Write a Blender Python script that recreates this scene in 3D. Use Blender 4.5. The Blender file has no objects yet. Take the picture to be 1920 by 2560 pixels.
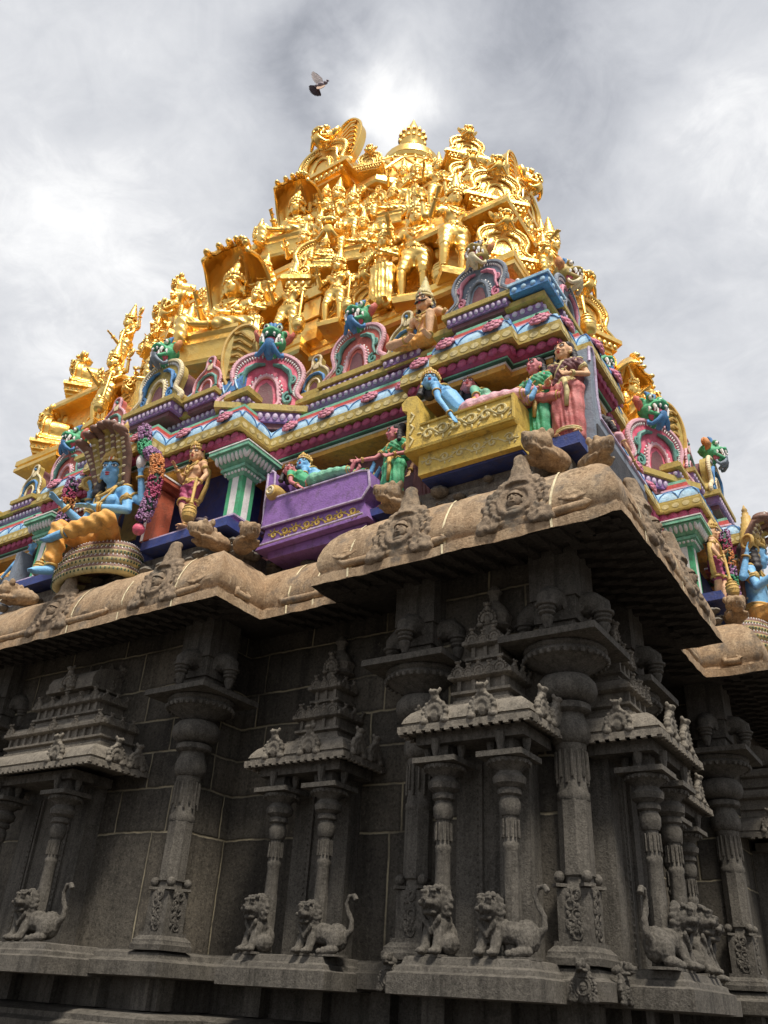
import bpy, bmesh, math, random
import numpy as np
from mathutils import Vector, Matrix, Euler
S = bpy.context.scene
COL = S.collection
PI = math.pi
rnd = random.Random(7)

# ------------------------------------------------------------ camera
yaw, pitch, roll = -0.605291, 0.529032, 0.061976
fw = Vector((math.sin(yaw)*math.cos(pitch), math.cos(yaw)*math.cos(pitch), math.sin(pitch)))
rt = Vector((math.cos(yaw), -math.sin(yaw), 0)); up = rt.cross(fw)
r2 = rt*math.cos(roll)+up*math.sin(roll); u2 = up*math.cos(roll)-rt*math.sin(roll)
CAMLOC = Vector((10.8372, -16.0236, 0))
cd = bpy.data.cameras.new('camera'); cam = bpy.data.objects.new('camera', cd); COL.objects.link(cam)
m = Matrix((r2, u2, -fw)).transposed().to_4x4(); m.translation = CAMLOC
cam.matrix_world = m
cd.sensor_fit = 'VERTICAL'; cd.sensor_height = 24; cd.lens = 2080.2/2560*24; cd.clip_end = 2000; cd.clip_start = .1
S.camera = cam
# ------------------------------------------------------------ light
SUN_EL, SUN_AZ = math.radians(60), math.radians(48)      # azimuth measured from -Y (front) towards +X
sdir = Vector((math.sin(SUN_AZ)*math.cos(SUN_EL), -math.cos(SUN_AZ)*math.cos(SUN_EL), math.sin(SUN_EL)))
sl = bpy.data.lights.new('sun', 'SUN'); sl.energy = 3.8; sl.angle = math.radians(11); sl.color = (1, .93, .82)
so = bpy.data.objects.new('sun', sl); COL.objects.link(so); so.rotation_euler = sdir.to_track_quat('Z', 'Y').to_euler()
S.view_settings.view_transform = 'Standard'; S.view_settings.look = 'None'; S.view_settings.exposure = 0.32; S.view_settings.gamma = 1

def nd(t, kind, **kw):
    n = t.nodes.new(kind)
    for k, v in kw.items():
        if k in n.inputs: n.inputs[k].default_value = v
        else: setattr(n, k, v)
    return n
def lk(t, a, ao, b, bi): t.links.new(a.outputs[ao], b.inputs[bi])
def mth(t, op, a, b=None, c=None):
    n = t.nodes.new('ShaderNodeMath'); n.operation = op
    for i, v in enumerate((a, b, c)):
        if v is None: continue
        if isinstance(v, (int, float)): n.inputs[i].default_value = v
        else: t.links.new(v, n.inputs[i])
    return n.outputs[0]
def ramp(t, fac, stops):
    n = t.nodes.new('ShaderNodeValToRGB'); e = n.color_ramp.elements
    while len(e) < len(stops): e.new(.5)
    for i, (p, c) in enumerate(stops):
        e[i].position = p; e[i].color = (c, c, c, 1) if isinstance(c, (int, float)) else (*c, 1)
    t.links.new(fac, n.inputs[0]); return n.outputs[0]
def mixc(t, fac, a, b, mode='MIX'):
    n = t.nodes.new('ShaderNodeMix'); n.data_type = 'RGBA'; n.blend_type = mode
    for i, v in ((0, fac), (6, a), (7, b)):
        if isinstance(v, (int, float)): n.inputs[i].default_value = v
        elif isinstance(v, tuple): n.inputs[i].default_value = (*v, 1)
        else: t.links.new(v, n.inputs[i])
    return n.outputs[2]
def noise(t, vec, scale, detail=4, rough=.5, dist=0, out=0):
    n = nd(t, 'ShaderNodeTexNoise'); n.inputs['Scale'].default_value = scale; n.inputs['Detail'].default_value = detail
    n.inputs['Roughness'].default_value = rough; n.inputs['Distortion'].default_value = dist
    if vec is not None: t.links.new(vec, n.inputs['Vector'])
    return n.outputs[out]

def pixdir(u, v):
    return (r2*(u-960)/2080.2 - u2*(v-1280)/2080.2 + fw).normalized()
w = bpy.data.worlds.new('World'); S.world = w; w.use_nodes = True; t = w.node_tree; t.nodes.clear()
sky = nd(t, 'ShaderNodeTexSky', sky_type='NISHITA', sun_disc=False); sky.sun_elevation = SUN_EL; sky.sun_rotation = PI-SUN_AZ
tc = nd(t, 'ShaderNodeTexCoord'); sx = nd(t, 'ShaderNodeSeparateXYZ'); lk(t, tc, 'Generated', sx, 0)
den = mth(t, 'ADD', mth(t, 'MAXIMUM', sx.outputs[2], 0), .25)
cv = nd(t, 'ShaderNodeCombineXYZ')
t.links.new(mth(t, 'DIVIDE', sx.outputs[0], den), cv.inputs[0]); t.links.new(mth(t, 'DIVIDE', sx.outputs[1], den), cv.inputs[1])
n1 = noise(t, cv.outputs[0], 1.25, 7, .56, .35); n2 = noise(t, cv.outputs[0], 4.6, 8, .62, .5); n3 = noise(t, cv.outputs[0], 13, 6, .65, .8)
den0 = mth(t, 'ADD', mth(t, 'MULTIPLY', n1, .66), mth(t, 'ADD', mth(t, 'MULTIPLY', n2, .36), mth(t, 'MULTIPLY', mth(t, 'SUBTRACT', n3, .5), .24)))
wn = nd(t, 'ShaderNodeTexNoise'); wn.inputs['Scale'].default_value = 7; wn.inputs['Detail'].default_value = 6; lk(t, tc, 'Generated', wn, 'Vector')
wv = nd(t, 'ShaderNodeVectorMath', operation='MULTIPLY_ADD'); lk(t, wn, 'Color', wv, 0); wv.inputs[1].default_value = (.22,)*3; wv.inputs[2].default_value = (-.11,)*3
wd = nd(t, 'ShaderNodeVectorMath', operation='ADD'); lk(t, tc, 'Generated', wd, 0); lk(t, wv, 0, wd, 1)
wq = nd(t, 'ShaderNodeVectorMath', operation='NORMALIZE'); lk(t, wd, 0, wq, 0)
def blob(u, v, size, amp):                      # a thicker or thinner patch of the cloud layer, fixed in the sky
    d = pixdir(u, v); vd = nd(t, 'ShaderNodeVectorMath', operation='DOT_PRODUCT'); lk(t, wq, 0, vd, 0); vd.inputs[1].default_value = d
    x = mth(t, 'MULTIPLY', mth(t, 'SUBTRACT', 1, vd.outputs['Value']), 2/(size*size))
    return mth(t, 'MULTIPLY', mth(t, 'EXPONENT', mth(t, 'MULTIPLY', x, -1)), amp)
for b in ((1000, 190, .075, .26), (945, 330, .05, .10), (850, 90, .045, -.17), (770, 190, .05, -.13), (720, 330, .05, -.08), (1010, 300, .06, .12), (400, 60, .2, -.06), (300, 560, .22, .10), (1350, 230, .2, -.10), (1760, 330, .12, .10), (1850, 900, .25, .12), (1800, 300, .10, .10), (60, 500, .2, .06), (100, 1000, .15, .03), (1650, 650, .16, -.04)):
    den0 = mth(t, 'ADD', den0, blob(*b))
cl = ramp(t, den0, [(.26, (.28, .295, .33)), (.40, (.40, .415, .455)), (.53, (.52, .535, .57)), (.66, (.64, .65, .675)), (.80, (.88, .88, .88))])
bgs = nd(t, 'ShaderNodeBackground'); lk(t, sky, 0, bgs, 0); bgs.inputs[1].default_value = .06
bgc = nd(t, 'ShaderNodeBackground'); t.links.new(cl, bgc.inputs[0]); bgc.inputs[1].default_value = 1.0
cov = ramp(t, den0, [(.18, .82), (.42, .97)])
mx = nd(t, 'ShaderNodeMixShader'); t.links.new(cov, mx.inputs[0]); lk(t, bgs, 0, mx, 1); lk(t, bgc, 0, mx, 2)
wo = nd(t, 'ShaderNodeOutputWorld'); lk(t, mx, 0, wo, 0)

# ------------------------------------------------------------ materials
MATS = {}
def newmat(name):
    m = bpy.data.materials.new(name); m.use_nodes = True; t = m.node_tree
    b = t.nodes['Principled BSDF']; MATS[name] = m
    tc = nd(t, 'ShaderNodeTexCoord')
    return m, t, b, tc
def bump(t, b, h, strength, dist):
    n = nd(t, 'ShaderNodeBump'); n.inputs['Strength'].default_value = strength; n.inputs['Distance'].default_value = dist
    t.links.new(h, n.inputs['Height']); t.links.new(n.outputs[0], b.inputs['Normal'])
def paint(name, col, col2=None, rough=.55, dirt=.35):
    """weathered enamel paint on plaster"""
    m, t, b, tc = newmat(name); v = tc.outputs['Object']
    a = noise(t, v, 5, 5, .6); g = noise(t, v, 40, 4, .6)
    c2 = col2 or tuple(min(1, x*1.25+.02) for x in col)
    c = mixc(t, ramp(t, a, [(.35, 0.), (.68, 1.)]), col, c2)
    st = noise(t, v, 9, 6, .7)
    c = mixc(t, mth(t, 'MULTIPLY', ramp(t, st, [(.50, 0.), (.72, 1.)]), dirt), c, (.10, .075, .06))
    mp = nd(t, 'ShaderNodeMapping'); t.links.new(v, mp.inputs[0]); mp.inputs['Scale'].default_value = (16, 16, 1.6)
    c = mixc(t, mth(t, 'MULTIPLY', ramp(t, noise(t, mp.outputs[0], 1.0, 5, .65), [(.56, 0.), (.70, .55)]), dirt), c, (.09, .07, .06))
    t.links.new(c, b.inputs['Base Color']); b.inputs['Roughness'].default_value = rough
    b.inputs['Specular IOR Level'].default_value = .35
    bump(t, b, mth(t, 'ADD', mth(t, 'MULTIPLY', g, .6), a), .5, .022)
    return m
PAL = dict(
 blue_skin=((.16, .42, .74), (.26, .55, .85)), peach_skin=((.72, .40, .22), (.82, .52, .30)), pink_skin=((.56, .17, .20), (.68, .28, .28)),
 gold_paint=((.58, .36, .09), (.68, .47, .16)), khaki=((.44, .32, .085), (.52, .40, .12)), khaki_light=((.60, .50, .24), None),
 magenta=((.36, .05, .13), (.48, .10, .20)), dark_green=((.015, .07, .04), None), mint=((.18, .50, .33), (.28, .60, .43)), green=((.05, .36, .17), (.12, .48, .25)),
 yellow_beam=((.62, .30, .045), (.70, .38, .08)), white=((.74, .72, .70), None), sky_blue=((.27, .52, .74), (.55, .72, .82)), rose_pink=((.60, .16, .27), (.74, .34, .42)),
 red_band=((.55, .09, .075), None), maroon=((.15, .055, .065), None), lilac=((.24, .13, .33), (.33, .2, .42)), lilac_light=((.52, .42, .58), None),
 purple=((.28, .14, .42), (.33, .18, .48)), navy=((.03, .05, .20), None), orange=((.66, .24, .08), (.75, .34, .12)), coral=((.62, .13, .11), (.70, .22, .17)),
 hot_pink=((.70, .08, .16), (.78, .22, .30)), grey_blue=((.17, .22, .28), (.25, .30, .36)), black_paint=((.02, .02, .024), None), teal=((.10, .28, .25), (.18, .38, .33)),
 saffron=((.78, .36, .07), (.85, .48, .14)), dark_teal=((.045, .075, .075), None), violet_garland=((.30, .13, .30), (.5, .3, .48)), hair_black=((.02, .018, .022), None),
 couch_yellow=((.66, .45, .09), (.72, .52, .13)), brown_snake=((.22, .12, .09), None), rust=((.42, .10, .05), None), deep_blue=((.06, .20, .46), (.10, .28, .55)), pale_pink=((.74, .38, .45), (.8, .5, .55)),
 lip_red=((.5, .05, .05), None), sari_pink=((.52, .13, .13), (.62, .22, .20)), panel_grey=((.20, .24, .30), (.27, .31, .37)), cream=((.72, .62, .40), None))
for k, (a, b_) in PAL.items(): paint(k, a, b_, dirt=.26 if 'skin' in k or k in ('white', 'black_paint') else .6)

def stone(name, c1, c2, c3, brick=False, scale=1., moss=None, wet=.0):
    m, t, b, tc = newmat(name); v = tc.outputs['Object']
    if name.startswith('wall') or name.startswith('cornice'):
        g = nd(t, 'ShaderNodeNewGeometry'); v = g.outputs['Position']
    a = noise(t, v, 1.3*scale, 6, .62); g1 = noise(t, v, 9*scale, 6, .65); g2 = noise(t, v, 70*scale, 4, .7)
    mp = nd(t, 'ShaderNodeMapping'); t.links.new(v, mp.inputs[0]); mp.inputs['Scale'].default_value = (5, 5, .35)
    st = noise(t, mp.outputs[0], 1.2*scale, 5, .6)
    c = mixc(t, ramp(t, a, [(.33, 0.), (.66, 1.)]), c1, c2)
    c = mixc(t, ramp(t, g1, [(.45, 0.), (.72, .8)]), c, c3)
    c = mixc(t, mth(t, 'MULTIPLY', ramp(t, st, [(.48, 0.), (.66, 1.)]), .55), c, tuple(x*.42 for x in c1))
    c = mixc(t, ramp(t, g2, [(.3, .45), (.5, 0.)]), c, tuple(x*.4 for x in c1))
    c = mixc(t, ramp(t, g2, [(.66, 0.), (.8, .35)]), c, tuple(min(1, x*1.9) for x in c2))
    g4 = noise(t, v, 26*scale, 3, .75)
    c = mixc(t, ramp(t, g4, [(.34, .65), (.47, 0.)]), c, tuple(x*.38 for x in c1)); c = mixc(t, ramp(t, g4, [(.56, 0.), (.70, .5)]), c, tuple(min(1, x*1.55) for x in c2))
    h = mth(t, 'ADD', mth(t, 'ADD', mth(t, 'MULTIPLY', g1, .7), mth(t, 'MULTIPLY', g2, .4)), mth(t, 'MULTIPLY', g4, .5))
    if name == 'cornice_stone':
        m2 = nd(t, 'ShaderNodeMapping'); t.links.new(v, m2.inputs[0]); m2.inputs['Scale'].default_value = (7, 7, .8)
        c = mixc(t, mth(t, 'MULTIPLY', ramp(t, noise(t, m2.outputs[0], 2.1, 6, .7), [(.60, 0.), (.74, .6)]), ramp(t, noise(t, v, 1.1, 3), [(.42, 0.), (.6, 1.)])), c, (.62, .55, .44))
    if moss:
        c = mixc(t, ramp(t, noise(t, v, 3.1, 7, .7), [(.54, 0.), (.68, .85)]), c, moss)
    if brick:                                          # big ashlar blocks in uneven courses with lime-filled joints
        sp = nd(t, 'ShaderNodeSeparateXYZ'); t.links.new(v, sp.inputs[0])
        wob = mth(t, 'MULTIPLY', mth(t, 'SUBTRACT', noise(t, v, 1.7, 5, .6), .5), .09)
        zz = mth(t, 'ADD', sp.outputs[2], wob); uu = mth(t, 'ADD', mth(t, 'ADD', sp.outputs[0], sp.outputs[1]), mth(t, 'MULTIPLY', wob, .8))
        mort = None; tint = None; rows = [-.4, .30, 1.76, 2.34, 2.83, 3.30, 3.80, 4.4, 5.2]; Ls = [1.9, 1.36, 1.0, 1.22, .92, 1.12, 1.3, 1.3]
        for k in range(len(rows)-1):
            dz = mth(t, 'ABSOLUTE', mth(t, 'SUBTRACT', zz, rows[k])); mort = dz if mort is None else mth(t, 'MINIMUM', mort, dz)
            inrow = mth(t, 'MULTIPLY', mth(t, 'GREATER_THAN', zz, rows[k]), mth(t, 'LESS_THAN', zz, rows[k+1]))
            q = mth(t, 'ADD', mth(t, 'DIVIDE', uu, Ls[k]), .37*k+.13); fr = mth(t, 'ABSOLUTE', mth(t, 'SUBTRACT', mth(t, 'FRACT', q), .5)); du = mth(t, 'MULTIPLY', mth(t, 'SUBTRACT', .5, fr), Ls[k])
            du = mth(t, 'ADD', du, mth(t, 'MULTIPLY', mth(t, 'SUBTRACT', 1, inrow), 9)); mort = mth(t, 'MINIMUM', mort, du)
            wn_ = nd(t, 'ShaderNodeTexWhiteNoise', noise_dimensions='1D'); t.links.new(mth(t, 'ADD', mth(t, 'FLOOR', q), 17.3*k), wn_.inputs['W'])
            tv = mth(t, 'MULTIPLY', inrow, wn_.outputs['Value']); tint = tv if tint is None else mth(t, 'ADD', tint, tv)
        c = mixc(t, 1., c, ramp(t, tint, [(0, (.62, .60, .58)), (.5, (.95, .93, .90)), (1, (1.25, 1.18, 1.08))]), 'MULTIPLY')
        rag = mth(t, 'ADD', mort, mth(t, 'MULTIPLY', mth(t, 'SUBTRACT', g2, .5), .012))
        fac = ramp(t, rag, [(.009, 1.), (.017, 0.)])
        c = mixc(t, mth(t, 'MULTIPLY', fac, ramp(t, noise(t, v, 1.9, 5, .6), [(.36, .2), (.62, 1.)])), c, (.36, .31, .21))
        c = mixc(t, ramp(t, mort, [(.012, 0.), (.02, .45), (.06, 0.)]), c, (.03, .027, .022))
        h = mth(t, 'ADD', h, mth(t, 'MULTIPLY', ramp(t, mort, [(.004, 0.), (.022, 1.)]), .9))
    t.links.new(c, b.inputs['Base Color']); b.inputs['Roughness'].default_value = .88; b.inputs['Specular IOR Level'].default_value = .25
    bump(t, b, h, .75, .022)
    return m
stone('wall_stone', (.058, .053, .046), (.135, .122, .102), (.10, .092, .08), brick=True)
stone('carved_stone', (.075, .068, .058), (.145, .131, .111), (.17, .155, .135), scale=1.8)
stone('shrine_stone', (.17, .15, .122), (.26, .23, .19), (.21, .19, .16), scale=1.8, moss=(.07, .062, .052))
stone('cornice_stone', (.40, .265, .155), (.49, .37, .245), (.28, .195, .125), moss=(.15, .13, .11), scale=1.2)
stone('cornice_carving', (.23, .17, .12), (.33, .25, .17), (.17, .135, .10), moss=(.13, .12, .10))
stone('rough_stone', (.15, .13, .11), (.24, .21, .17), (.3, .28, .25), scale=2)
stone('soffit_shade_stone', (.036, .030, .025), (.07, .06, .05), (.05, .043, .037))  # eave-underside shade put into the colour, much darker than the cornice stone
stone('paving', (.07, .06, .052), (.10, .09, .078), (.085, .075, .065))

def goldmat(name, bumpamt=1., rough=.2):
    m, t, b, tc = newmat(name); v = tc.outputs['Object']
    a = noise(t, v, 3.0, 5, .6); f = noise(t, v, 16, 5, .6, .5)
    vo = nd(t, 'ShaderNodeTexVoronoi'); vo.inputs['Scale'].default_value = 7.5; t.links.new(v, vo.inputs['Vector'])
    c = mixc(t, ramp(t, a, [(.3, 0.), (.7, 1.)]), (.98, .61, .15), (1.0, .72, .26))
    c = mixc(t, ramp(t, f, [(.25, .45), (.42, 0.)]), c, (.78, .42, .09))
    t.links.new(c, b.inputs['Base Color']); b.inputs['Metallic'].default_value = 1
    t.links.new(ramp(t, f, [(.3, rough+.20), (.65, rough+.04)]), b.inputs['Roughness'])
    h = mth(t, 'ADD', mth(t, 'MULTIPLY', f, .6), mth(t, 'MULTIPLY', vo.outputs[0], .5))
    bump(t, b, h, .42*bumpamt, .05)
    return m
goldmat('gold', 1., .27); goldmat('gold_smooth', .4, .24)
goldmat('gold_relief', 1.5, .30)

# ------------------------------------------------------------ mesh building
class MB:
    def __init__(s): s.v = []; s.f = []; s.mi = []; s.M = Matrix.Identity(4); s.cur = 0
    def add(s, vs, fs, mi=None):
        o = len(s.v); M = s.M
        s.v += [tuple(M @ Vector(p)) for p in vs]
        fl = M.determinant() < 0
        for f in fs:
            f = [i+o for i in f]
            s.f.append(f[::-1] if fl else f); s.mi.append(s.cur if mi is None else mi)
        return s
    def box(s, c, d, mi=None, rz=0, taper=1.):
        x, y, z = d[0]/2, d[1]/2, d[2]/2; R = Matrix.Rotation(rz, 3, 'Z'); c = Vector(c)
        vs = [c + R @ Vector((sx*x*(taper if sz > 0 else 1), sy*y*(taper if sz > 0 else 1), sz*z)) for sz in (-1, 1) for sx, sy in ((-1, -1), (1, -1), (1, 1), (-1, 1))]
        return s.add(vs, [(3, 2, 1, 0), (4, 5, 6, 7), (0, 1, 5, 4), (1, 2, 6, 5), (2, 3, 7, 6), (3, 0, 4, 7)], mi)
    def lathe(s, prof, n=20, c=(0, 0, 0), mi=None, flute=0, fa=.0, sq=None):
        vs = []; fs = []
        for r, z in prof:
            for k in range(n):
                a = 2*PI*(k+.5)/n; rr = r*(1+fa*math.cos(flute*a)) if flute else r
                if sq: rr = r/max(abs(math.cos(a)), abs(math.sin(a)))
                vs.append((c[0]+rr*math.cos(a), c[1]+rr*math.sin(a), c[2]+z))
        m = len(prof)
        for i in range(m-1):
            for k in range(n):
                q = (k+1) % n; fs.append((i*n+k, i*n+q, (i+1)*n+q, (i+1)*n+k))
        fs.append(tuple(range(n-1, -1, -1))); fs.append(tuple((m-1)*n+k for k in range(n)))
        return s.add(vs, fs, mi)
    def ell(s, c, r, mi=None, n=12, m=8, R=None):
        if isinstance(r, (int, float)): r = (r, r, r)
        vs = []; fs = []; c = Vector(c)
        for i in range(m+1):
            th = PI*i/m
            for k in range(n):
                a = 2*PI*k/n; p = Vector((r[0]*math.sin(th)*math.cos(a), r[1]*math.sin(th)*math.sin(a), -r[2]*math.cos(th)))
                vs.append(c + (R @ p if R else p))
        for i in range(m):
            for k in range(n):
                q = (k+1) % n; fs.append((i*n+k, i*n+q, (i+1)*n+q, (i+1)*n+k))
        return s.add(vs, fs, mi)
    def tube(s, pts, rad, n=8, mi=None, closed=False, flat=1., upv=None):
        pts = [Vector(p) for p in pts]; N = len(pts)
        rad = [rad]*N if isinstance(rad, (int, float)) else list(rad)
        vs = []; fs = []; prev = None
        for i in range(N):
            if closed: d = pts[(i+1) % N]-pts[i-1]
            else: d = pts[min(i+1, N-1)]-pts[max(i-1, 0)]
            d.normalize()
            if prev is None:
                a = Vector(upv) if upv else (Vector((0, 0, 1)) if abs(d.z) < .9 else Vector((0, 1, 0)))
            else: a = prev
            a = (a-d*a.dot(d)).normalized(); prev = a; b = d.cross(a)
            for k in range(n):
                th = 2*PI*k/n; vs.append(pts[i]+a*math.cos(th)*rad[i]*flat+b*math.sin(th)*rad[i])
        for i in range(N if closed else N-1):
            j = (i+1) % N
            for k in range(n):
                q = (k+1) % n; fs.append((i*n+k, i*n+q, j*n+q, j*n+k))
        if not closed:
            fs.append(tuple(range(n-1, -1, -1))); fs.append(tuple((N-1)*n+k for k in range(n)))
        return s.add(vs, fs, mi)
    def cap(s, a, b, r0, r1=None, mi=None, n=10):
        r1 = r0 if r1 is None else r1; a = Vector(a); b = Vector(b); d = b-a; L = d.length
        if L < 1e-6: return s.ell(a, max(r0, r1), mi)
        d /= L; pts = []; rr = []
        for th in (85, 60, 30, 0): pts.append(a-d*r0*math.sin(math.radians(th))); rr.append(r0*math.cos(math.radians(th)))
        for th in (0, 30, 60, 85): pts.append(b+d*r1*math.sin(math.radians(th))); rr.append(r1*math.cos(math.radians(th)))
        return s.tube(pts, rr, n, mi)
    def torus(s, c, R, r, n=20, k=8, mi=None, axis='Z', arc=(0, 2*PI), sx=1., sy=1.):
        full = arc[1]-arc[0] > 6.2; P = []
        for i in range(n if full else n+1):
            a = arc[0]+(arc[1]-arc[0])*i/n; x, y = R*math.cos(a)*sx, R*math.sin(a)*sy
            P.append(Vector(c)+Vector((x, y, 0) if axis == 'Z' else ((x, 0, y) if axis == 'Y' else (0, x, y))))
        return s.tube(P, r, k, mi, closed=full)
    def prism(s, poly, y0, y1, mi=None, bev=0):
        """poly in XZ, extruded along Y (y0 = front, smaller)"""
        n = len(poly); vs = [(x, y0, z) for x, z in poly]+[(x, y1, z) for x, z in poly]
        ar = sum(poly[i][0]*poly[(i+1) % n][1]-poly[(i+1) % n][0]*poly[i][1] for i in range(n))
        q = list(range(n)) if ar > 0 else list(range(n-1, -1, -1))
        fs = [tuple(q), tuple(n+i for i in q[::-1])]
        for i in range(n):
            a, b = q[i], q[(i+1) % n]; fs.append((b, a, a+n, b+n))
        return s.add(vs, fs, mi)
    def sweep(s, poly, prof, mi=None, cap=False):
        vs = []; fs = []; n = len(poly)
        for ins, z in prof:
            vs += [(x, y, z) for x, y in offs(poly, ins)]
        for i in range(len(prof)-1):
            for k in range(n):
                q = (k+1) % n; fs.append((i*n+k, i*n+q, (i+1)*n+q, (i+1)*n+k))
        if cap: fs.append(tuple((len(prof)-1)*n+k for k in range(n)))
        return s.add(vs, fs, mi)
    def sweepd(s, poly, prof, mi=None, step=.13, amp=.014):
        """sweep with closely spaced, unevenly worn rings"""
        from mathutils import noise as mn
        P = []
        for i in range(len(prof)-1):
            a, c = prof[i], prof[i+1]; k = max(1, int(math.hypot(c[0]-a[0], c[1]-a[1])/.09)); P += [(a[0]+(c[0]-a[0])*j/k, a[1]+(c[1]-a[1])*j/k) for j in range(k)]
        P.append(prof[-1]); base = offs(poly, 0); n = len(base); ks = [max(1, int(math.hypot(base[(i+1) % n][0]-base[i][0], base[(i+1) % n][1]-base[i][1])/step)) for i in range(n)]
        vs = []; cnt = sum(ks)
        for ins, z in P:
            q = offs(poly, ins)
            for i in range(n):
                a, c = q[i], q[(i+1) % n]
                for j in range(ks[i]):
                    v = Vector((a[0]+(c[0]-a[0])*j/ks[i], a[1]+(c[1]-a[1])*j/ks[i], z)); d = mn.noise_vector(v*2.3)*amp+mn.noise_vector(v*7.5)*amp*.9; vs.append(v+d)
        fs = [(i*cnt+k, i*cnt+(k+1) % cnt, (i+1)*cnt+(k+1) % cnt, (i+1)*cnt+k) for i in range(len(P)-1) for k in range(cnt)]
        return s.add(vs, fs, mi)
    def build(s, name, mats, parent=None, smooth=40, loc=None):
        me = bpy.data.meshes.new(name); me.from_pydata(s.v, [], s.f); 
        for q in ([mats] if isinstance(mats, str) else mats): me.materials.append(MATS[q])
        if any(s.mi): me.polygons.foreach_set('material_index', s.mi)
        if smooth:
            me.polygons.foreach_set('use_smooth', [True]*len(me.polygons)); me.set_sharp_from_angle(angle=math.radians(smooth))
        me.update()
        o = bpy.data.objects.new(name, me); COL.objects.link(o)
        if parent: o.parent = parent
        if loc: o.location = loc
        return o

def remesh(mb, voxel, smooth=2, disp=None):
    """fuse overlapping solids into one continuous surface (voxel remesh), returns a new MB"""
    me = bpy.data.meshes.new('tmp'); me.from_pydata(mb.v, [], mb.f)
    o = bpy.data.objects.new('tmp', me); COL.objects.link(o)
    md = o.modifiers.new('r', 'REMESH'); md.mode = 'VOXEL'; md.voxel_size = voxel
    if smooth:
        ms = o.modifiers.new('s', 'SMOOTH'); ms.factor = .5; ms.iterations = smooth
    dg = bpy.context.evaluated_depsgraph_get(); dg.update()
    e = o.evaluated_get(dg).to_mesh()
    out = MB(); n = len(e.vertices); co = np.empty(n*3); e.vertices.foreach_get('co', co); co = co.reshape(-1, 3)
    if disp is not None:
        no = np.empty(n*3); e.vertices.foreach_get('normal', no); co = co+no.reshape(-1, 3)*disp(co)[:, None]
    out.v = [tuple(p) for p in co]; out.f = [list(p.vertices) for p in e.polygons]; out.mi = [0]*len(out.f)
    o.evaluated_get(dg).to_mesh_clear(); bpy.data.objects.remove(o); bpy.data.meshes.remove(me)
    return out
def stone_noise(amp, f):
    ph = (1.3, 4.1, 2.2)
    return lambda co: amp*(np.sin(co[:, 0]*f+ph[0])*np.sin(co[:, 1]*f*1.1+ph[1])+np.sin(co[:, 2]*f*.9+ph[2])*np.sin(co[:, 0]*f*1.7)*.6)
def thing(name, label, cat, loc=(0, 0, 0), rz=0, group=None, sc=1, kind=None):
    o = bpy.data.objects.new(name, None); COL.objects.link(o); o.empty_display_size = .2
    o.location = loc; o.rotation_euler = (0, 0, rz); o.scale = (sc, sc, sc) if isinstance(sc, (int, float)) else sc
    o['label'] = label; o['category'] = cat
    if group: o['group'] = group
    return o
def dup(root, loc, rz, label=None, group=None, sc=None, mats=None, name=None, parent=None):
    def cp(o, par):
        c = o.copy(); COL.objects.link(c)
        if par: c.parent = par
        if mats and c.data:
            key = (c.data.name, mats)
            if key not in DUPM:
                d = c.data.copy(); 
                for i in range(len(d.materials)): d.materials[i] = MATS[mats]
                DUPM[key] = d
            c.data = DUPM[key]
        for ch in list(o.children): cp(ch, c)
        return c
    r = cp(root, parent); r.location = loc; r.rotation_euler = (0, 0, rz)
    if sc is not None: r.scale = (sc, sc, sc) if isinstance(sc, (int, float)) else sc
    if label: r['label'] = label
    if group: r['group'] = group
    if name: r.name = name
    return r
DUPM = {}
def drop(root):
    for ch in list(root.children): drop(ch)
    bpy.data.objects.remove(root)

# ------------------------------------------------------------ plans
def offs(poly, ins):
    n = len(poly); out = []
    E = []
    for i in range(n):
        a, b = poly[i], poly[(i+1) % n]; dx, dy = b[0]-a[0], b[1]-a[1]; L = math.hypot(dx, dy)
        nx, ny = dy/L, -dx/L; E.append((nx, ny, nx*a[0]+ny*a[1]-ins))
    for i in range(n):
        a, b = E[i-1], E[i]; det = a[0]*b[1]-a[1]*b[0]
        out.append(((a[2]*b[1]-a[1]*b[2])/det, (a[0]*b[2]-a[2]*b[0])/det))
    return out
def four(front):
    P = []
    for k in range(4):
        c, s_ = ((1, 0), (0, 1), (-1, 0), (0, -1))[k]
        P += [(c*x-s_*y, s_*x+c*y) for x, y in front]
    return P
def edges(poly, ins, nsides=2):
    """edges of the visible sides (front and right), as (p, q, outward normal)"""
    q = offs(poly, ins); n = len(q); out = []
    for i in range(n*nsides//4):
        a = Vector(q[i]); b = Vector(q[(i+1) % n]); d = (b-a); out.append((a, b, Vector((d.y, -d.x)).normalized()))
    return out
def frame(p, nrm, z):
    """matrix whose -Y looks along the outward normal, origin at p"""
    x = Vector((-nrm.y, nrm.x, 0)); y = Vector((-nrm.x, -nrm.y, 0)); M = Matrix((x, y, Vector((0, 0, 1)))).transposed().to_4x4(); M.translation = (p.x, p.y, z)
    return M
cA, cS, cR, cC, cD = 8.73, 4.75, 8.18, 3.465, 9.06
CORN = four([(-cA, -cA), (-cS, -cA), (-cS, -cR), (-cC, -cR), (-cC, -cD), (cC, -cD), (cC, -cR), (cS, -cR), (cS, -cA)])
pA = 7.93
PNT = four([(-pA, -pA), (-7.31, -pA), (-7.31, -8.13), (-6.0, -8.13), (-6.0, -7.95), (-5.4, -7.95), (-5.4, -7.64), (-2.62, -7.64), (-2.62, -8.37), (-.86, -8.37), (-.86, -8.68),
            (.86, -8.68), (.86, -8.37), (2.62, -8.37), (2.62, -7.64), (5.4, -7.64), (5.4, -7.95), (6.0, -7.95), (6.0, -8.13), (7.31, -8.13), (7.31, -pA)])
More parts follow.
